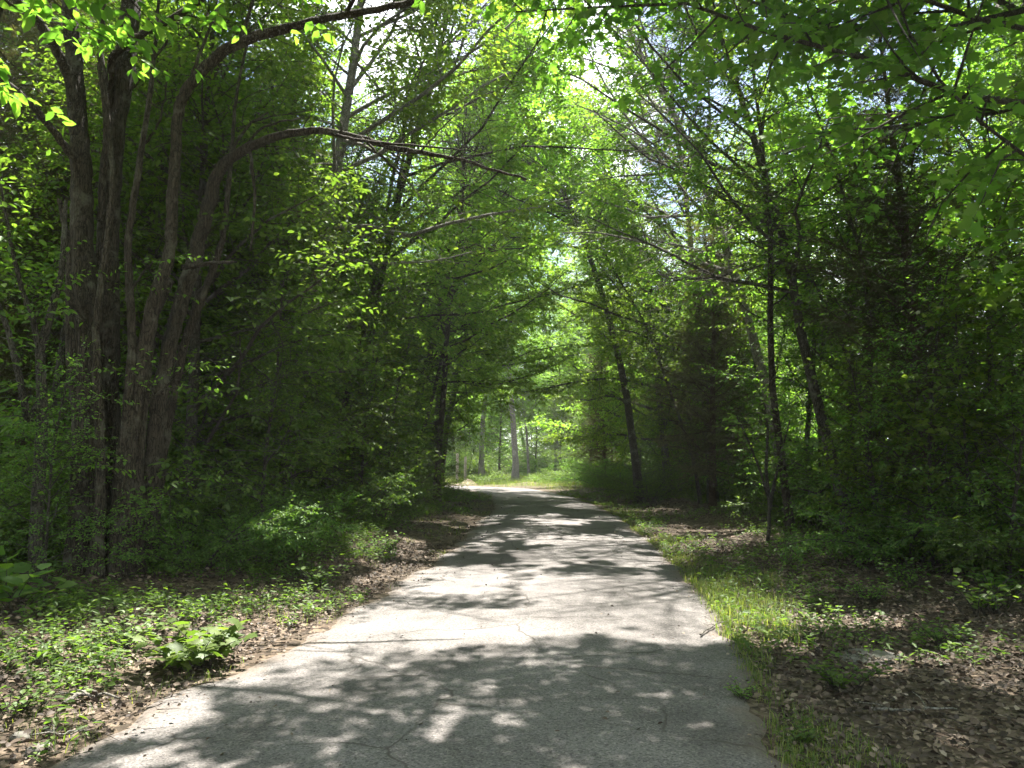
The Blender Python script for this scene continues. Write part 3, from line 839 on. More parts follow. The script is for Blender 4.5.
# crowns above and behind the camera: they shade the lane in front
overhang(221, 9.0, 9.8, 15, .17, .50, 6.0, 30, (-.30, .1), Rt, "tall dark tree whose high crown closes over the lane", leafm=M_canopy, bark=M_barkbrown, spec=dict(BROAD, leaf=.15), thin=.03, open_right=True)
overhang(222, -4.6, 4.5, 13, .2, .45, 4.2, 20, (.4, .1), L, "tall tree at the near left corner with crown high over the lane", leafm=M_canopy, spec=dict(BROAD, leaf=.15), thin=.03)

# ------------------------------------------------------------------ cedars along the edge
place('cedar_tree', PC[0], pick(926, 12.6), 12.6, .3, 1.0, "dark red cedar with thick straight trunk among the right-hand shade")
0 and place('cedar_tree', PC[1], pick(842, 13.5), 14.5, 2.1, .85, "dense dark red cedar beside the leaning grey tree")
place('cedar_tree', PC[2], pick(706, 22), 21.5, 1.1, .95, "brownish red cedar with pale sprays at the right edge of the lane")
place('cedar_tree', PC[2], pick(600, 42), 40, 4.0, 1.0, "small brown-tinged cedar under taller trees towards the bend")
place('cedar_tree', PC[1], pick(60, 13.5), 13.5, 5.0, 1.0, "dark red cedar standing behind the multi-stemmed tree")
place('cedar_tree', PC[0], pick(165, 15), 14.8, 3.3, 1.05, "dark cedar filling the gap right of the multi-stemmed tree")
place('cedar_tree', PC[0], pick(240, 17.5), 17.5, 2.3, 1.45, "tall cedar with many dead twigs seen between the two arching limbs")
place('cedar_tree', PC[1], pick(128, 18.5), 18.5, .6, 1.4, "tall cedar seen through the fork of the multi-stemmed tree")
place('cedar_tree', PC[2], pick(18, 15.5), 15.5, 1.2, 1.6, "tall brownish cedar at the far left behind the crooked sapling")

for i, (px, Y, k, rz, s_, lb) in enumerate([
    (788, 16.5, 1, 0, 1.0, "slender dark trunk rising straight left of the leaning grey tree"), (812, 19, 0, .3, 1.0, "slim grey trunk tilting left between the sapling and leaning tree"),
    (880, 14.5, 0, 0, .9, "slim grey trunk leaning left just right of the leaning grey tree"), (905, 15.5, 2, 2.6, 1.0, "thin crooked trunk standing left of the thick-trunked cedar"),
    (957, 13.6, 2, .4, 1.0, "thin pale trunk close beside the thick-trunked cedar"), (978, 12.6, 1, 1.2, .8, "slim dark trunk right of the thick-trunked cedar"),
    (1003, 14, 0, .2, .9, "slim grey trunk leaning left at the far right border of the view"), (740, 21, 1, 2.0, .9, "slim dark trunk in the right wood behind the forked sapling"), (700, 25, 2, 3.0, 1.1, "thin trunk in the shade beyond the brownish cedar"),
    (192, 14.5, 1, 3.1, 1.0, "slender trunk right behind the multi-stemmed tree"), (272, 18, 0, 3.3, 1.1, "slim grey trunk left of the tall grey-trunked tree"), (322, 17.5, 1, 3.0, 1.1, "slim dark trunk in the left wood right of the grey-trunked tree"),
    (372, 22, 2, .5, 1.2, "thin leaning trunk in the left wood before the slender straight tree"), (410, 25, 1, 2.8, 1.0, "slim dark trunk beside the slender dark straight tree"), (12, 11.5, 0, 3.4, 1.0, "slim grey trunk at the far left border of the view")]):
    place('slender_tree', PT[k], pick(px, Y), Y, rz, s_, lb, 'tree', "slender trunks along the woodland edges")
for i, (px, Y, k, s_, lb) in enumerate([(588, 45, 0, .75, "low leafy tree closing in on the right side of the bend"), (560, 55, 2, .8, "leafy low tree behind the sunlit shrubs at the bend"), (612, 46, 2, .9, "leafy low tree right of the one closing in on the bend"), (500, 60, 1, .9, "leafy low tree behind the bright round bush"), (535, 66, 0, 1.0, "pale leafy tree in the middle of the far gap")]):
    place('young_tree', PE[k], pick(px, Y), Y, i * 1.7, s_, lb)

for i, (px, Y, k, s_, lb) in enumerate([(515, 54, 3, 1.25, "tall sunlit tree closing the gap straight above the bend"), (556, 59, 2, 1.3, "tall sunlit tree in the gap, right of the one above the bend"), (482, 63, 3, 1.3, "tall sunlit tree in the gap, left of the one above the bend")]):
    place('broadleaf_tree', PB[k], pick(px, Y), Y, i * 2.1, s_, lb)
for i, (px, Y, k, s_, lb) in enumerate([(650, 27, 1, .8, "dark shrub close to the lane's right edge, nearest of the far row"), (640, 30.5, 2, .8, "dark shrub close to the lane's right edge, second of the far row"), (622, 34.5, 0, .9, "dark shrub close to the lane's right edge, third of the far row"),
        (604, 38.5, 3, .9, "dark shrub close to the lane's right edge, fourth of the far row"), (592, 42, 1, .9, "dark shrub at the right side of the bend"), (572, 45, 2, .8, "shrub right of the low sunlit shrub at the bend"), (632, 40, 2, 1.2, "tall dark shrub behind the far row on the right")]):
    place('shrub', PH[k], pick(px, Y), Y, i * 1.3, s_, lb, "shrub", trunk='stems')

# ------------------------------------------------------------------ the woods on both sides
rng = random.Random(7)
taken = [(-4.9, 9.2)]
def free(x, y, d):
    for a, b in taken:
        if (a - x) ** 2 + (b - y) ** 2 < d * d:
            return False
    taken.append((x, y))
    return True
ORD = 'first second third fourth fifth sixth seventh eighth ninth tenth eleventh twelfth thirteenth fourteenth fifteenth sixteenth'.split()
def scatter(n, xr_, yr_, protos, kind, cat, label, group, dmin, smin=.85, smax=1.15, off=None, trunk='trunk'):
    k = tries = 0
    made = []
    while k < n and tries < n * 60:
        tries += 1
        y = rng.uniform(*yr_)
        x = rng.uniform(*xr_)
        if off is not None:
            x = (float(xl(y)) - x) if off == 'L' else (float(xr(y)) + x)
        if float(xl(y)) - .8 < x < float(xr(y)) + .8: continue
        if y > 36 and x < 3 and x > -8 and y < 52: continue
        if 50 < y < 64 and -4 < x < 9: continue
        if kind in ('shrub', 'sapling') and y < 11.5 and -6.8 < x < -2.2: continue
        if kind == 'broadleaf_tree' and 22 < y < 46 and -11 < x < 11: continue
        if 20 < y < 44 and pick(446, y) - 1.4 < x < 0: continue
        if not free(x, y, dmin): continue
        o = place(kind, protos[rng.randrange(len(protos))], x, y, rng.uniform(0, 6.28), rng.uniform(smin, smax), label, cat, group, trunk=trunk)
        made.append(o); k += 1
    if 'edge' in label:
        made.sort(key=lambda o: o.location.y)
        for o, w in zip(made, ORD):
            o['label'] = (label + ', ' + w + ' from the near end')
G1, G2 = "tall trees deep in the left wood", "tall trees deep in the right wood"
scatter(14, (8, 26), (3, 44), PB, 'broadleaf_tree', 'tree', "tall slim tree deep in the shade of the left wood", G1, 2.2, off='L')
scatter(14, (8, 26), (5, 44), PB, 'broadleaf_tree', 'tree', "tall slim tree deep in the shade of the right wood", G2, 2.2, off='R')
scatter(14, (6.5, 18), (4, 38), PE, 'young_tree', 'tree', "leafy young tree growing under the taller trees of the left wood", "young trees of the left wood", 1.5, off='L')
scatter(9, (7, 18), (6, 38), PE, 'young_tree', 'tree', "leafy young tree growing under the taller trees of the right wood", "young trees of the right wood", 1.5, off='R')
scatter(4, (7, 20), (10, 36), PC, 'cedar_tree', 'tree', "dark cedar deep in the left wood", "cedars deep in the left wood", 1.8, off='L')
scatter(3, (10, 20), (10, 36), PC, 'cedar_tree', 'tree', "dark cedar deep in the right wood", "cedars deep in the right wood", 1.8, off='R')
scatter(64, (-36, 30), (64, 105), [PB[2], PB[3], PB[2], PB[3]], 'broadleaf_tree', 'tree', "distant sunlit tree closing the view beyond the bend", "distant trees beyond the bend", 2.6, .95, 1.4)
scatter(26, (-30, 26), (62, 95), PE, 'young_tree', 'tree', "distant low leafy tree beyond the bend", "low trees beyond the bend", 2.0, .9, 1.2)
scatter(9, (3.2, 13), (-20, 1.5), PB, 'broadleaf_tree', 'tree', "tall tree behind the viewpoint on the lane's left side", "unseen trees behind the viewpoint", 2.4, 1.0, 1.2, off='L')  # unseen wood behind the camera, added to block sky light from there
scatter(9, (3.2, 13), (-20, 1.5), PB, 'broadleaf_tree', 'tree', "tall tree behind the viewpoint on the lane's right side", "unseen trees behind the viewpoint", 2.4, 1.0, 1.2, off='R')
scatter(36, (-40, 34), (74, 112), PE, 'young_tree', 'tree', "leafy low tree in the farthest woods beyond the bend", "trees of the farthest woods", 2.2, 1.1, 1.6)
# understory along both edges
scatter(13, (3.2, 5.2), (11, 38), PE, 'young_tree', 'tree', "leafy young tree at the left woodland edge", "young trees at the left woodland edge", 1.4, off='L')
scatter(10, (4.4, 6.5), (14, 38), PE, 'young_tree', 'tree', "leafy young tree at the right woodland edge", "young trees at the right woodland edge", 1.4, off='R')
scatter(16, (-26, 22), (56, 74), PH, 'shrub', 'shrub', "distant low shrub beyond the bend", "distant shrubs beyond the bend", 1.2, 1.2, 2.2, trunk='stems')
scatter(26, (2.2, 5.5), (10.5, 37), PS, 'sapling', 'sapling', "thin leafy sapling at the left woodland edge", "saplings at the left woodland edge", .8, .8, 1.3, off='L', trunk='stem')
scatter(26, (3.8, 8), (9.5, 37), PS, 'sapling', 'sapling', "thin leafy sapling at the right woodland edge", "saplings at the right woodland edge", .8, .8, 1.3, off='R', trunk='stem')
scatter(34, (2.2, 7), (8.5, 37), PH, 'shrub', 'shrub', "dense dark green shrub at the left woodland edge", "shrubs at the left woodland edge", .95, .7, 1.15, off='L', trunk='stems')
scatter(24, (4.2, 9), (10, 37), PH, 'shrub', 'shrub', "dense dark green shrub at the right woodland edge", "shrubs at the right woodland edge", .95, .7, 1.15, off='R', trunk='stems')
scatter(30, (7, 22), (5, 36), PH, 'shrub', 'shrub', "shrub in the shade of the left wood's interior", "shrubs inside the left wood", 1.3, .9, 1.5, off='L', trunk='stems')
scatter(30, (9, 24), (7, 36), PH, 'shrub', 'shrub', "shrub in the shade of the right wood's interior", "shrubs inside the right wood", 1.3, .9, 1.5, off='R', trunk='stems')

PHB = [make_shrub(45 + i, 2.2, .9, 10, dict(SHRUB, leaf=.09, leaf_sp=.05)).meshes(OVAL, M_herb, M_barkgrey) for i in range(2)]
scatter(26, (-13, 15), (60, 84), PHB, 'shrub', 'shrub', "pale green sunlit shrub in the clearing beyond the bend", "sunlit shrubs in the clearing", 1.4, 1.0, 1.9, trunk='stems')

# ------------------------------------------------------------------ beyond the bend: bright bush, posts, sand heap, pale trunk
bb = make_shrub(301, 1.15, 1.0, 14, dict(SHRUB, leaf=.07)).meshes(OVAL, M_herb, M_barkgrey)
place('shrub', bb, pick(487, 46), 46, 0, 1.0, "bright sunlit round bush at the outside of the bend", "shrub", trunk='stems')
bb2 = make_shrub(302, 1.1, 1.2, 12, dict(SHRUB, leaf=.07)).meshes(OVAL, M_herb, M_barkgrey)
place('shrub', bb2, pick(545, 47), 47, 0, 1.0, "low sunlit shrub right of the bright round bush", "shrub", trunk='stems')
def post(px, Y, h, label):
    g_ = Geo()
    g_.tube([(0, 0, -.3), (0, 0, h * .5), (.01, 0, h - .02), (.01, 0, h)], [.085, .08, .078, .06], 10, .03)
    x = pick(px, Y)
    v = np.vstack(g_.v)
    top = g_.n
    g_.add(np.array([[.01, 0, h + .005]] + [[.01 + .06 * math.cos(a), .06 * math.sin(a), h] for a in np.arange(10) * .6283]), [np.array([(0, 1 + i, 1 + (i + 1) % 10) for i in range(10)])])
    o = link('fence_post', g_.build('fence_post', M_wood, True))
    o.location = (x, Y, float(terrain(x, Y)))
    tag(o, label, "post", "weathered posts by the bend")
post(457.5, 46, 1.7, "left weathered pale wooden post by the bend")
post(465.5, 46.5, 1.6, "right weathered pale wooden post by the bend")
# sand heap
th = np.linspace(0, 2 * math.pi, 25)[:-1]; rr = np.linspace(0, 1, 8)
v = [(0, 0, .32)]
for r_ in rr[1:]:
    for a in th:
        q = 1 + .18 * math.sin(3 * a + 1) + .08 * math.sin(7 * a)
        v.append((r_ * q * .55 * math.cos(a), r_ * q * .5 * math.sin(a), .32 * (1 - r_) ** 1.3 * (1 + .15 * math.sin(5 * a)) - .05 * (r_ > .99)))
f3 = np.array([(0, 1 + i, 1 + (i + 1) % 24) for i in range(24)])
f4 = np.array([(1 + k * 24 + i, 1 + (k + 1) * 24 + i, 1 + (k + 1) * 24 + (i + 1) % 24, 1 + k * 24 + (i + 1) % 24) for k in range(6) for i in range(24)])
m_, t_, o_ = nt("sandy_soil")
tc_ = N(t_, "ShaderNodeTexCoord"); n_ = N(t_, "ShaderNodeTexNoise", i_Scale=9.0, i_Detail=6.0); t_.links.new(tc_.outputs["Object"], n_.inputs[0])
r_ = ramp(t_, n_.outputs["Fac"], [(.3, (.24, .17, .12)), (.7, (.42, .33, .25))])
p_ = N(t_, "ShaderNodeBsdfPrincipled", i_Roughness=.95); t_.links.new(r_.outputs[0], p_.inputs["Base Color"]); t_.links.new(p_.outputs[0], o_.inputs[0])
o = link('soil_heap', mesh('soil_heap', np.array(v), [f3, f4], m_, True))
o.location = (pick(468, 45.2), 45.2, float(terrain(pick(468, 45.2), 45.2)) + .02)
tag(o, "small heap of pale sandy soil at the foot of the wooden posts", "soil heap")
overhang(310, pick(529, 56), 56, 9, .10, .45, 2.4, 16, (-.12, 0), None, "thin pale-trunked tree standing in the sunlight beyond the bend", bark=M_barkpale, leafm=M_bright, cull=False)

# ------------------------------------------------------------------ small tree with a fork at the far left, thin forked sapling at the right verge
ft = Tree(321)
fx, fy = pick(40, 8.4), 8.4
def ftube(pix, r):
    P = np.array([at(*p) for p in pix]) - np.array([fx, fy, 0])
    ft.wood.tube(P, np.array(r), 7, .05)
    return P
ftube([(34, 610, 8.4), (38, 500, 8.4), (43, 410, 8.4), (40, 350, 8.4), (52, 310, 8.5), (62, 270, 8.5), (66, 200, 8.6)], [.085, .07, .06, .05, .045, .035, .02])
b1 = ftube([(41, 400, 8.4), (28, 420, 8.2), (20, 380, 8.1), (8, 330, 8.0), (-10, 280, 7.8)], [.045, .04, .035, .028, .015])
b2 = ftube([(40, 352, 8.4), (33, 320, 8.3), (22, 290, 8.2), (10, 240, 8.0), (0, 180, 7.8)], [.035, .03, .026, .02, .01])
for b in (b1, b2):
    ft.spray(b, SAPL, .1)
place('sapling', ft.meshes(OVAL, M_under, M_barkgrey), fx, fy, label="crooked forked sapling just left of the multi-stemmed tree", cat="sapling", trunk='stem', z=0)

fs = Tree(331)
sx, sy = pick(768, 14.0), 14.0
for pix in [[(766, 552), (769, 530), (769, 500), (760, 470), (748, 440), (736, 415)], [(769, 510), (775, 480), (782, 450), (790, 420)], [(769, 500), (766, 470), (768, 430), (764, 400)]]:
    b = np.array([at(p[0], p[1], 14 - .1 * i) for i, p in enumerate(pix)]) - np.array([sx, sy, 0])
    fs.wood.tube(b, np.linspace(.035, .012, len(b)), 6)
    fs.spray(b, dict(SAPL, leaf=.10, sub_sp=.2), .72)
place('sapling', fs.meshes(OVALW, M_herb, M_barkgrey), sx, sy, label="thin forked sapling with a few broad leaves on the right verge", cat="sapling", trunk='stem', z=0)

for i, (px, Y, k, s_, lb) in enumerate([(52, 7.8, 2, .5, "bushy low sapling left of the multi-stemmed tree's foot"),
        (265, 11.2, 2, .9, "leafy sapling on the left bank beyond the multi-stemmed tree"),
        (1000, 9.4, 0, .8, "leafy sapling at the far right border of the view"), (925, 10.6, 2, .9, "leafy sapling in front of the thick-trunked cedar"), (968, 10.2, 3, .7, "dark leafy sapling right of the thick-trunked cedar"), (880, 11.6, 1, .75, "sapling with bright leaves left of the thick-trunked cedar")]):
    place('sapling', PS[k], pick(px, Y), Y, i * 1.9, s_, lb, "sapling", trunk='stem')
for i, (px, Y, k, s_, lb) in enumerate([(905, 10.8, 1, .75, "low dark shrub under the thick-trunked cedar"), (1010, 10.0, 2, .8, "dark shrub at the far right border of the view"), (955, 11.0, 0, .7, "dark shrub between the saplings at the right"),
        (200, 9.6, 3, .6, "low shrub at the right foot of the multi-stemmed tree"), (262, 10.6, 0, .7, "low shrub on the left bank, next after the multi-stemmed tree"), (30, 9.6, 1, .8, "dark shrub behind the crooked forked sapling")]):
    place('shrub', PH[k], pick(px, Y), Y, i * 1.3, s_, lb, "shrub", trunk='stems')

# ------------------------------------------------------------------ leaf litter, ground cover, grass (nobody could count these)
def spread(n, xlo, xhi, ylo, yhi, power=1.0):
    y = ylo + (yhi - ylo) * nr.random(n) ** power
    x = xlo + (xhi - xlo) * nr.random(n)
    return x, y
nr = np.random.default_rng(77)
def stuff(name, me, label):
    o = link(name, me); o["kind"] = "stuff"; o["label"] = label
    return o

# litter
x1, y1 = spread(40000, 0, 7.5, 2.6, 14, 1.2); x1 = xr(y1) - .28 * nr.random(len(x1)) ** 3 + x1 * nr.random(len(x1)) ** .35
x2, y2 = spread(28000, 0, 7.5, 2.6, 14, 1.2); x2 = xl(y2) + .30 * nr.random(len(x2)) ** 3 - x2 * nr.random(len(x2)) ** .5
x3, y3 = spread(16000, 0, 9, 12, 32); x3 = np.where(nr.random(len(y3)) < .5, xr(y3) - .05 + x3, xl(y3) + .05 - x3)
x4, y4 = spread(1100, 0, 1, 3.2, 30, 1.3); x4 = xl(y4) + (xr(y4) - xl(y4)) * np.where(nr.random(len(x4)) < .6, x4 ** 3 * .5, 1 - x4 ** 3 * .4)
x = np.concatenate([x1, x2, x3, x4]); y = np.concatenate([y1, y2, y3, y4]); n = len(x)
isroad = (x > xl(y)) & (x < xr(y))
z = terrain(x, y) + np.where(isroad, .045, .012) + nr.random(n) * np.where(isroad, .004, .03)
a = nr.random(n) * 6.28
d = np.stack([np.cos(a), np.sin(a), nr.normal(0, .25, n)], -1)
nn = norm(np.stack([nr.normal(0, .5, n), nr.normal(0, .5, n), np.ones(n)], -1))
sz = nr.uniform(.4, 1, n) ** 1.8 * .062 * np.where(isroad, .7, 1) * np.where(y < 14, 1, 1.25)
cup = np.array([(0, 0, 0), (.3, .30, .22), (.68, .22, .34), (1, 0, .10), (.68, -.26, .10), (.3, -.24, .04)])
v, f = leaves_geo(np.stack([x, y, z], -1), d, nn, sz, (cup, OVAL[1]))
stuff('leaf_litter', mesh('leaf_litter', v, f, M_litter), "dry brown fallen leaves carpeting both verges")

# fine dead twigs between the leaves
xt = np.concatenate([x1[:2500], x2[:2500]]) ; yt = np.concatenate([y1[:2500], y2[:2500]])
at_ = nr.random(len(xt)) * 6.28; lt = nr.uniform(.05, .32, len(xt))
pt = np.stack([xt, yt, terrain(xt, yt) + .03], -1)
et = pt + np.stack([np.cos(at_) * lt, np.sin(at_) * lt, nr.uniform(-.01, .03, len(xt))], -1)
gt = Geo(); gt.twigs(pt, et, .0035)
stuff('twig_debris', gt.build('twig_debris', M_barkgrey), "fine dead twigs strewn over the leaf litter")

# ground cover: low seedlings of three to eight leaves
def seedlings(x, y, hmin, hmax, leaf, mat, name, label, tmpl=OVALW, pm=7):
    n = len(x)
    z = terrain(x, y)
    h = nr.uniform(hmin, hmax, n)
    base = np.stack([x, y, z], -1)
    lean = np.stack([nr.normal(0, .25, n), nr.normal(0, .25, n), np.ones(n)], -1)
    top = base + norm(lean) * h[:, None]
    gg = Geo()
    gg.twigs(base - np.array([0, 0, .02]), top, .0025)
    k = pm
    a = nr.random((n, 1)) * 6.28 + np.arange(k)[None] * 2.4
    fz = .45 + .55 * np.arange(k)[None] / (k - 1)
    pos = base[:, None] + (top - base)[:, None] * fz[..., None]
    d = np.stack([np.cos(a), np.sin(a), nr.normal(.05, .3, (n, k))], -1)
    pos = pos + d * .012
    nn = norm(np.stack([nr.normal(0, .3, (n, k)), nr.normal(0, .3, (n, k)), np.ones((n, k))], -1))
    s = leaf * nr.uniform(.5, 1.25, (n, k)) * (.7 + .6 * nr.random((n, 1)))
    keep = nr.random((n, k)) < .85
    v, f = leaves_geo(pos[keep], d[keep], nn[keep], s[keep], tmpl)
    gg.add(v, f)
    return stuff(name, gg.build(name, mat), label)
# left verge: dense
x, y = spread(22000, 0, 1, 3.0, 34, 1.3)
x = xl(y) + .05 - x ** .8 * 5.5
dn = fbm(x * .9, y * .6, 91, 3)
dd = xl(y) - x
k = (dn + np.clip(dd, 0, 1.6) * .17 > .69)
kx, ky = x[k], y[k]
x, y = spread(9000, 0, 1, 3.0, 34, 1.2)
x = xr(y) - .05 + x * 6.5
dn = fbm(x * .8, y * .6, 95, 3); dd = x - xr(y)
k = dn + np.where(dd > 3.2, .18, 0) + np.where(dd < .7, .10, 0) > .57
kx = np.concatenate([kx, x[k]]); ky = np.concatenate([ky, y[k]])
h_ = nr.random(len(kx)) < .55
seedlings(kx[h_], ky[h_], .03, .17, .042, M_herb, 'ground_cover', "low round-leaved seedlings and creepers covering the verges")
h_ = ~h_
seedlings(kx[h_], ky[h_], .05, .26, .060, M_under, 'ground_cover', "dark narrow-leaved seedlings among the creepers of the verges", T_oval(.34), 9)

# grass: along the right edge, thin on the left, and the sunlit strip at the bend
def blades(x, y, L):
    n = len(x)
    z = terrain(x, y)
    b = np.stack([x, y, z - .01], -1)
    a = nr.random(n) * 6.28
    o = np.stack([np.cos(a), np.sin(a), np.zeros(n)], -1)
    side = np.stack([-np.sin(a), np.cos(a), np.zeros(n)], -1) * nr.uniform(.0018, .0036, n)[:, None]
    up = np.array([0, 0, 1.])
    bend = nr.uniform(.25, 1.15, n)[:, None]
    L = L[:, None]
    p1 = b + up * L * .5 + o * L * bend * .18
    p2 = b + up * L * (1.0 - .45 * bend) + o * L * bend * .75
    v = np.stack([b - side, b + side, p1 - side * .8, p1 + side * .8, p2], 1)
    off = np.arange(n)[:, None] * 5
    q = off + np.array([[0, 1, 3, 2]]); t3 = off + np.array([[2, 3, 4]])
    return v.reshape(-1, 3), [q, t3]
x, y = spread(60000, 0, 1, 2.8, 34, 1.35)
x = xr(y) - .07 - .12 * nr.random(len(x)) ** 4 + x ** 1.4 * 1.45
dn = fbm(x * 1.6, y * .9, 98, 3)
k = dn + nr.normal(0, .05, len(x)) - (x - xr(y)) * .16 + .15 * np.exp(-((y - 8.5) / 2.6) ** 2) - .16 * (x - xr(y)) - .12 * (y < 6) > .52
xa, ya = x[k], y[k]
La = nr.uniform(.04, .16, len(xa)) * (.8 + .75 * np.exp(-((ya - 8.8) / 2.4) ** 2))
x, y = spread(14000, 0, 1, 2.8, 34, 1.2); x = xl(y) + .08 - x * 1.6
k = fbm(x * 1.5, y, 99, 3) > .54
xb, yb = x[k], y[k]; Lb = nr.uniform(.04, .14, len(xb))
x, y = spread(52000, -8, 16, 36, 68)
k = (x > xr(y) + .3) | (x < xl(y) - .3)
xc, yc = x[k], y[k]; Lc = nr.uniform(.15, .5, len(xc))
va, fa = blades(np.concatenate([xa, xb, xc]), np.concatenate([ya, yb, yc]), np.concatenate([La, Lb, Lc]))
stuff('grass', mesh('grass', va, fa, M_grass), "green grass fringing the lane")

# ------------------------------------------------------------------ single plants, sticks and stones near the camera
def herb(seed, n, h, leaf, tmpl, arch=.5):
    t = Tree(seed); r = t.rng
    for i in range(n):
        a = i * 2.4 + r.uniform(-.4, .4)
        b = curve_branch(r, (r.normal(0, .05), r.normal(0, .05), -.02), (math.cos(a) * .5, math.sin(a) * .5, 1), h * r.uniform(.6, 1.15), 5, .08, (math.cos(a) * arch, math.sin(a) * arch, -.3))
        t.wood.tube(b, np.linspace(.005, .002, 6), 4)
        m = int(r.integers(4, 8))
        P, T, _ = along(b, np.linspace(.35, 1, m) * along(b, np.array([0.]))[2])
        aa = r.uniform(0, 6.28) + np.arange(m) * 2.6
        d = np.stack([np.cos(aa), np.sin(aa), np.full(m, .1)], -1) + T * .4
        t.lp.append(P); t.ld.append(norm(d)); t.ln.append(norm(np.array([0, 0, 1.]) + r.normal(0, .3, (m, 3)))); t.ls.append(leaf * r.uniform(.6, 1.2, m))
    return t
def put_herb(ms, px, py, s, label, kind='leafy_plant', rz=0, group=None):
    gx_, gy_ = ground_at(px, py)
    place(kind, ms, gx_, gy_, rz, s, label, 'plant', group, crown='leaves', trunk='stems')
M_h1 = herb(401, 40, .34, .10, MAPLE, 1.0).meshes(MAPLE, M_herb, M_barkgrey)
put_herb(M_h1, 192, 668, 1.25, "bright sunlit broad-leaved plant at the left edge of the lane")
M_h2 = herb(402, 9, .62, .20, OVALW, .5).meshes(OVALW, M_under, M_barkgrey)
put_herb(M_h2, 12, 640, 1.0, "big-leaved shaded plant at the far left edge of the view")
M_h3 = [herb(410 + i, 24, .34, (.055, .07, .045)[i], (OVALW, OVAL, OVALW)[i], .6).meshes((OVALW, OVAL, OVALW)[i], (M_herb, M_under)[i % 2], M_barkgrey) for i in range(3)]
spots = [(318, 592, 1.3, "leafy plant at the lane's left edge under the first tall shrub"), (345, 545, 1.7, "sunlit bushy plant on the left verge before the dark shrubs"), (385, 560, 1.2, "low plant in the sunlit patch of the left verge"),
         (130, 655, 1.0, "small plant just left of the bright broad-leaved plant"), (282, 575, 1.2, "shaded plant on the left bank beyond the bright broad-leaved plant"), (10, 720, .9, "small plant in the bottom left corner"),
         (742, 700, .45, "low plant beside the right edge of the lane"), (840, 690, .9, "small green plant alone in the brown leaf litter"), (905, 590, 1.3, "sunlit plant at the foot of the right-hand trees"),
         (985, 615, 1.6, "tall leafy plant at the right edge of the view"), (1005, 600, 1.4, "leafy plant behind the tall plant at the right edge"), (870, 600, 1.1, "low dark plant at the margin of the right wood"),
         (940, 640, 1.0, "green plant spreading over the leaf litter on the right"), (800, 745, .5, "little plant on the right verge at the bottom of the view")]
for i, (px, py, s, lb) in enumerate(spots):
    put_herb(M_h3[i % 3], px, py, s, lb, rz=i * 1.3)

def stick(pix, r, label, seed):
    r_ = np.random.default_rng(seed)
    P = []
    for i, (px, py) in enumerate(pix):
        q = ground_at(px, py); P.append((q[0], q[1], float(terrain(q[0], q[1])) + r + .02 + r_.uniform(0, .02)))
    P = np.array(P); o0 = P[0].copy()
    t_ = np.linspace(0, 1, 12); kk = np.linspace(0, 1, len(P))
    P = np.stack([np.interp(t_, kk, P[:, c]) for c in range(3)], 1) + r_.normal(0, r * .5, (12, 3))
    P -= o0
    g_ = Geo(); g_.tube(P, np.linspace(r, r * .4, 12), 6, .08)
    for k in range(3):
        b = P[3 + 2 * k]; e = b + np.array([r_.normal(0, .12), r_.normal(0, .12), r_.uniform(0, .06)])
        g_.tube([b, (b + e) / 2 + .01, e], [r * .5, r * .35, r * .15], 4)
    o = link('stick', g_.build('stick', M_barkpale, True)); o.location = o0
    tag(o, label, 'stick')
stick([(62, 712), (80, 703), (100, 702), (122, 707)], .016, "crooked dead stick lying on leaf litter at the bottom left", 1)
stick([(45, 735), (62, 742), (85, 738)], .010, "short thin stick beside the pale stone", 2)
stick([(868, 712), (915, 713), (960, 710)], .012, "thin straight twig lying on leaf litter at the right", 3)
stick([(700, 640), (716, 628), (738, 622)], .009, "small stick lying at the right border of the lane", 4)
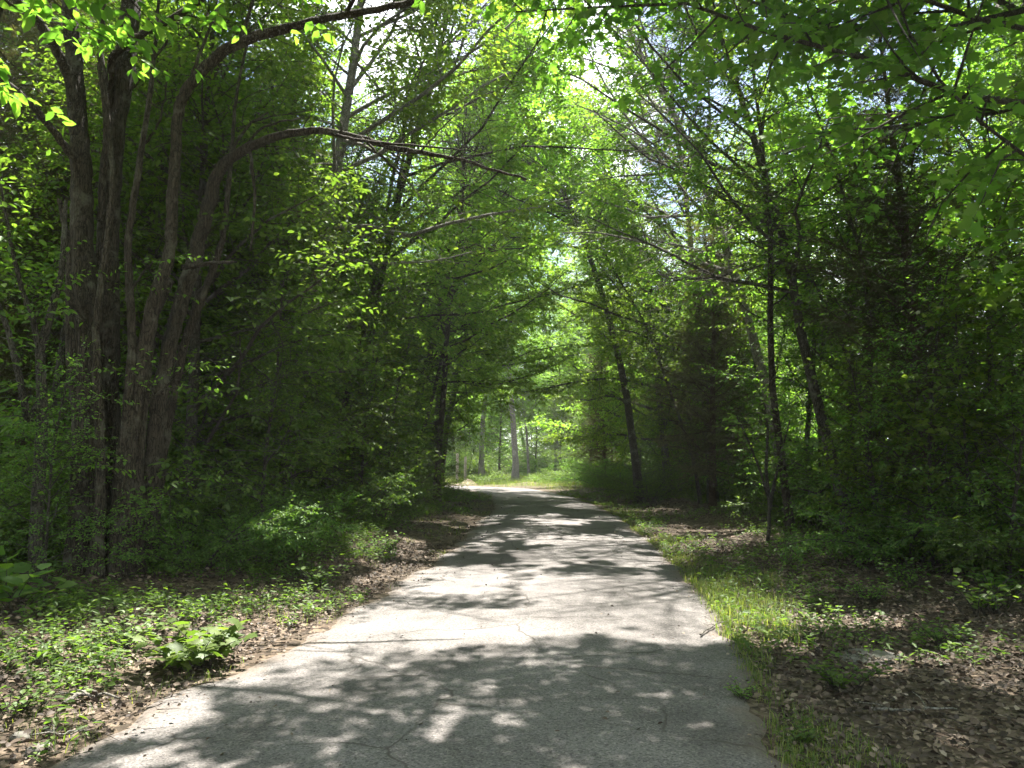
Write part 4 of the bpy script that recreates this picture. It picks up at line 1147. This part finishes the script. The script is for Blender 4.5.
def stone(px, py, sx, sy, sz, label, seed):
    r_ = np.random.default_rng(seed)
    th = np.linspace(0, 2 * math.pi, 15)[:-1]; v = [(0, 0, sz)]
    rings = [(.55, .96), (.85, .7), (1, .3), (.95, -.2)]
    for q, h in rings:
        for a in th:
            n_ = 1 + .12 * math.sin(2 * a + seed) + .08 * math.sin(3 * a + 2 * seed) + r_.normal(0, .03)
            v.append((q * n_ * sx * math.cos(a), q * n_ * sy * math.sin(a), sz * h))
    f3 = np.array([(0, 1 + i, 1 + (i + 1) % 14) for i in range(14)])
    f4 = np.array([(1 + k * 14 + i, 1 + (k + 1) * 14 + i, 1 + (k + 1) * 14 + (i + 1) % 14, 1 + k * 14 + (i + 1) % 14) for k in range(3) for i in range(14)])
    o = link('stone', mesh('stone', np.array(v), [f3, f4], M_stone, True))
    q = ground_at(px, py); o.location = (q[0], q[1], float(terrain(*q)) + .01); o.rotation_euler = (0, 0, seed)
    tag(o, label, 'stone')
stone(38, 752, .065, .05, .03, "flat pale stone at the lane's edge in the bottom left", 1)
stone(150, 748, .05, .04, .015, "small flat stone beside the dead stick", 2)
stone(20, 740, .06, .05, .03, "grey stone half buried in leaves at the far left", 3)
stone(868, 655, .30, .2, .03, "wide flat stone slab in the leaf litter on the right", 4)

# ------------------------------------------------------------------ the summer haze that pales the far trees
hm, ht, ho = nt("summer_haze")
pv = ht.nodes.new("ShaderNodeVolumePrincipled")
pv.inputs["Color"].default_value = (.88, .95, .88, 1)
pv.inputs["Density"].default_value = .0007
pv.inputs["Anisotropy"].default_value = .35
ht.links.new(pv.outputs[0], ho.inputs["Volume"])
hv = np.array([(x, y, z) for x in (-950, 950) for y in (-450, 1600) for z in (-4, 34)], float)
hf = np.array([(0, 1, 3, 2), (4, 6, 7, 5), (0, 4, 5, 1), (2, 3, 7, 6), (0, 2, 6, 4), (1, 5, 7, 3)])
ho_ = link('haze', mesh('haze', hv, [hf], hm))
ho_["kind"] = "stuff"; ho_["label"] = "thin summer haze paling the far trees"
